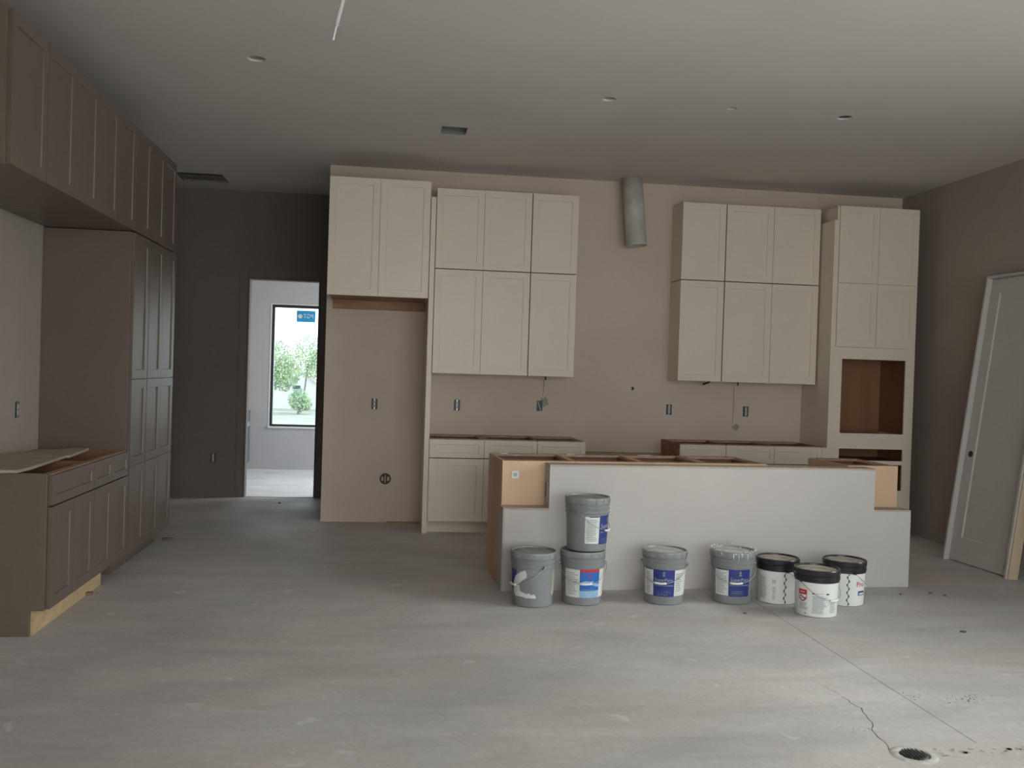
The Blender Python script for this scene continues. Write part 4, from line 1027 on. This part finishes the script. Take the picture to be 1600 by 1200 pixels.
fine_print(t, A(-7), A(19), 0.025, 0.142, 15, rf, rnd, M['ink']); fine_print(t, A(-26), A(-13), 0.045, 0.090, 5, rf, rnd, M['ink']); fine_print(t, A(22), A(31), 0.03, 0.12, 9, rf, rnd, M['ink'])
lab(t, 'print_dot', M['inkblack'], A(-18), A(-16), 0.018, 0.024, rf, 0.0004)
bail(t, va + R(50), 0.228, 0.15, 0.115, 0.148, 0.152)

# ------------------------------------------------------------------ floor bits
t = thing('floor_drain', 'round floor drain with dark strainer in the concrete near the bottom edge', 'drain', (DR[0], DR[1], 0))
bm = bmesh.new(); lathe(bm, [(0.094, 0.0003), (0.086, 0.004), (0.066, 0.006), (0.061, 0.004), (0.060, -0.02)], 40, False, False)
r3 = random.Random(3)
for v in bm.verts:
    v.co.x *= 1 + r3.uniform(-.03, .03); v.co.y *= 1 + r3.uniform(-.03, .03)
obj('ring', bm, M['drainring'], t, smooth=True)
bm = bmesh.new(); lathe(bm, [(0.0595, -0.012), (0.056, 0.001), (0.035, 0.005), (0.01, 0.007)], 32, True, True)
obj('strainer', bm, M['drain'], t, smooth=True)
bm = bmesh.new()
for k in range(7):
    x = -0.045 + 0.015 * k; hy = math.sqrt(max(0.0001, 0.052 ** 2 - x * x)); box(bm, x - 0.002, x + 0.002, -hy, hy, 0.006, 0.009)
obj('strainer_bar', bm, M['drain'], t)
def shard(x, y, s, label, group, m_='shim', cat='debris', h=0.012, seed=0, rz=0.0, name='wood_shim', asp=1.0):
    r_ = random.Random(seed); bm = bmesh.new(); n = 7
    poly = [(s * asp * r_.uniform(.6, 1.1) * math.cos(2 * PI * k / n), s * r_.uniform(.5, 1.1) * math.sin(2 * PI * k / n)) for k in range(n)]
    prism(bm, poly, 0.0005, h); o = obj(name, bm, M[m_], loc=(x, y, 0)); o.rotation_euler.z = rz; tag(o, label, cat, group)
shard(-1.865, -3.00, 0.030, 'splintered brown wood scrap on the floor at the pine kick board', 'wood scraps', h=0.02, seed=1, asp=1.6)
shard(-1.80, -2.97, 0.014, 'tiny pale wood splinter beside the brown scrap', 'wood scraps', 'edge', h=0.012, seed=8)
shard(-1.80, -1.06, 0.028, 'dark wood scrap on the floor at the foot of the pantry', 'wood scraps', h=0.02, seed=2, asp=2.0)
shard(-1.129, 1.18, 0.018, 'small dark scrap on the hall floor before the doorway', 'floor debris', 'chip', h=0.012, seed=3, name='dirt_clod')
o = obj('floor_batten', NB((0.03, 0.345, -0.085, -0.045, 0.001, 0.012)), M['cleat']); tag(o, 'thin brown batten on the floor against the fridge-space wall', 'board')
for i, (x, y, s) in enumerate(((3.554, -3.952, 0.014), (0.863, -3.277, 0.008), (2.33, -3.50, 0.008), (3.95, -2.95, 0.012), (3.70, -2.98, 0.008), (4.02, -3.02, 0.01))):
    shard(x, y, s, ['dark clod lying alone on the floor right of the buckets', 'tiny dark crumb at the foot of the leftmost bucket', 'tiny crumb between the crusted and foremost buckets', 'brown crumb on the floor right of the island corner', 'small crumb just right of the rightmost bucket', 'brown crumb between island corner and leaning door'][i], 'floor debris', 'chip', 'debris', 0.008, 20 + i, name='dirt_clod', asp=1.4)
# chipped spots along the joint, part of the slab
bm = bmesh.new()
r4 = random.Random(9)
def fleck(bm, x, y, s):
    n = 6; ph = r4.uniform(0, 6)
    bm.faces.new([bm.verts.new((x + s * 1.3 * r4.uniform(.5, 1.1) * math.cos(ph + 2 * PI * k / n), y + s * r4.uniform(.5, 1.1) * math.sin(ph + 2 * PI * k / n), 0.0007)) for k in range(n)])
for k in range(16): fleck(bm, r4.gauss(2.57, .04), r4.gauss(-5.05, .03), r4.uniform(.002, .007))
for k in range(44): fleck(bm, r4.gauss(2.83, .07), r4.gauss(-5.10, .04), r4.uniform(.002, .006))
for k in range(16): fleck(bm, r4.gauss(2.17, .07), r4.gauss(-4.6, .06), r4.uniform(.001, .004))
for k in range(10): fleck(bm, r4.uniform(2.0, 2.15), r4.gauss(-5.45, .03), r4.uniform(.002, .005))
o = obj('chipped_spots', bm, M['chip'], floor); o['kind'] = 'stuff'
bm = bmesh.new()
for k in range(60): fleck(bm, r4.uniform(2.30, 3.6), r4.gauss(-5.70, .022), r4.uniform(.004, .020))
o = obj('rough_patch', bm, M['rough'], floor); o['kind'] = 'stuff'; o['label'] = 'brownish rough strip where the slab was chipped'
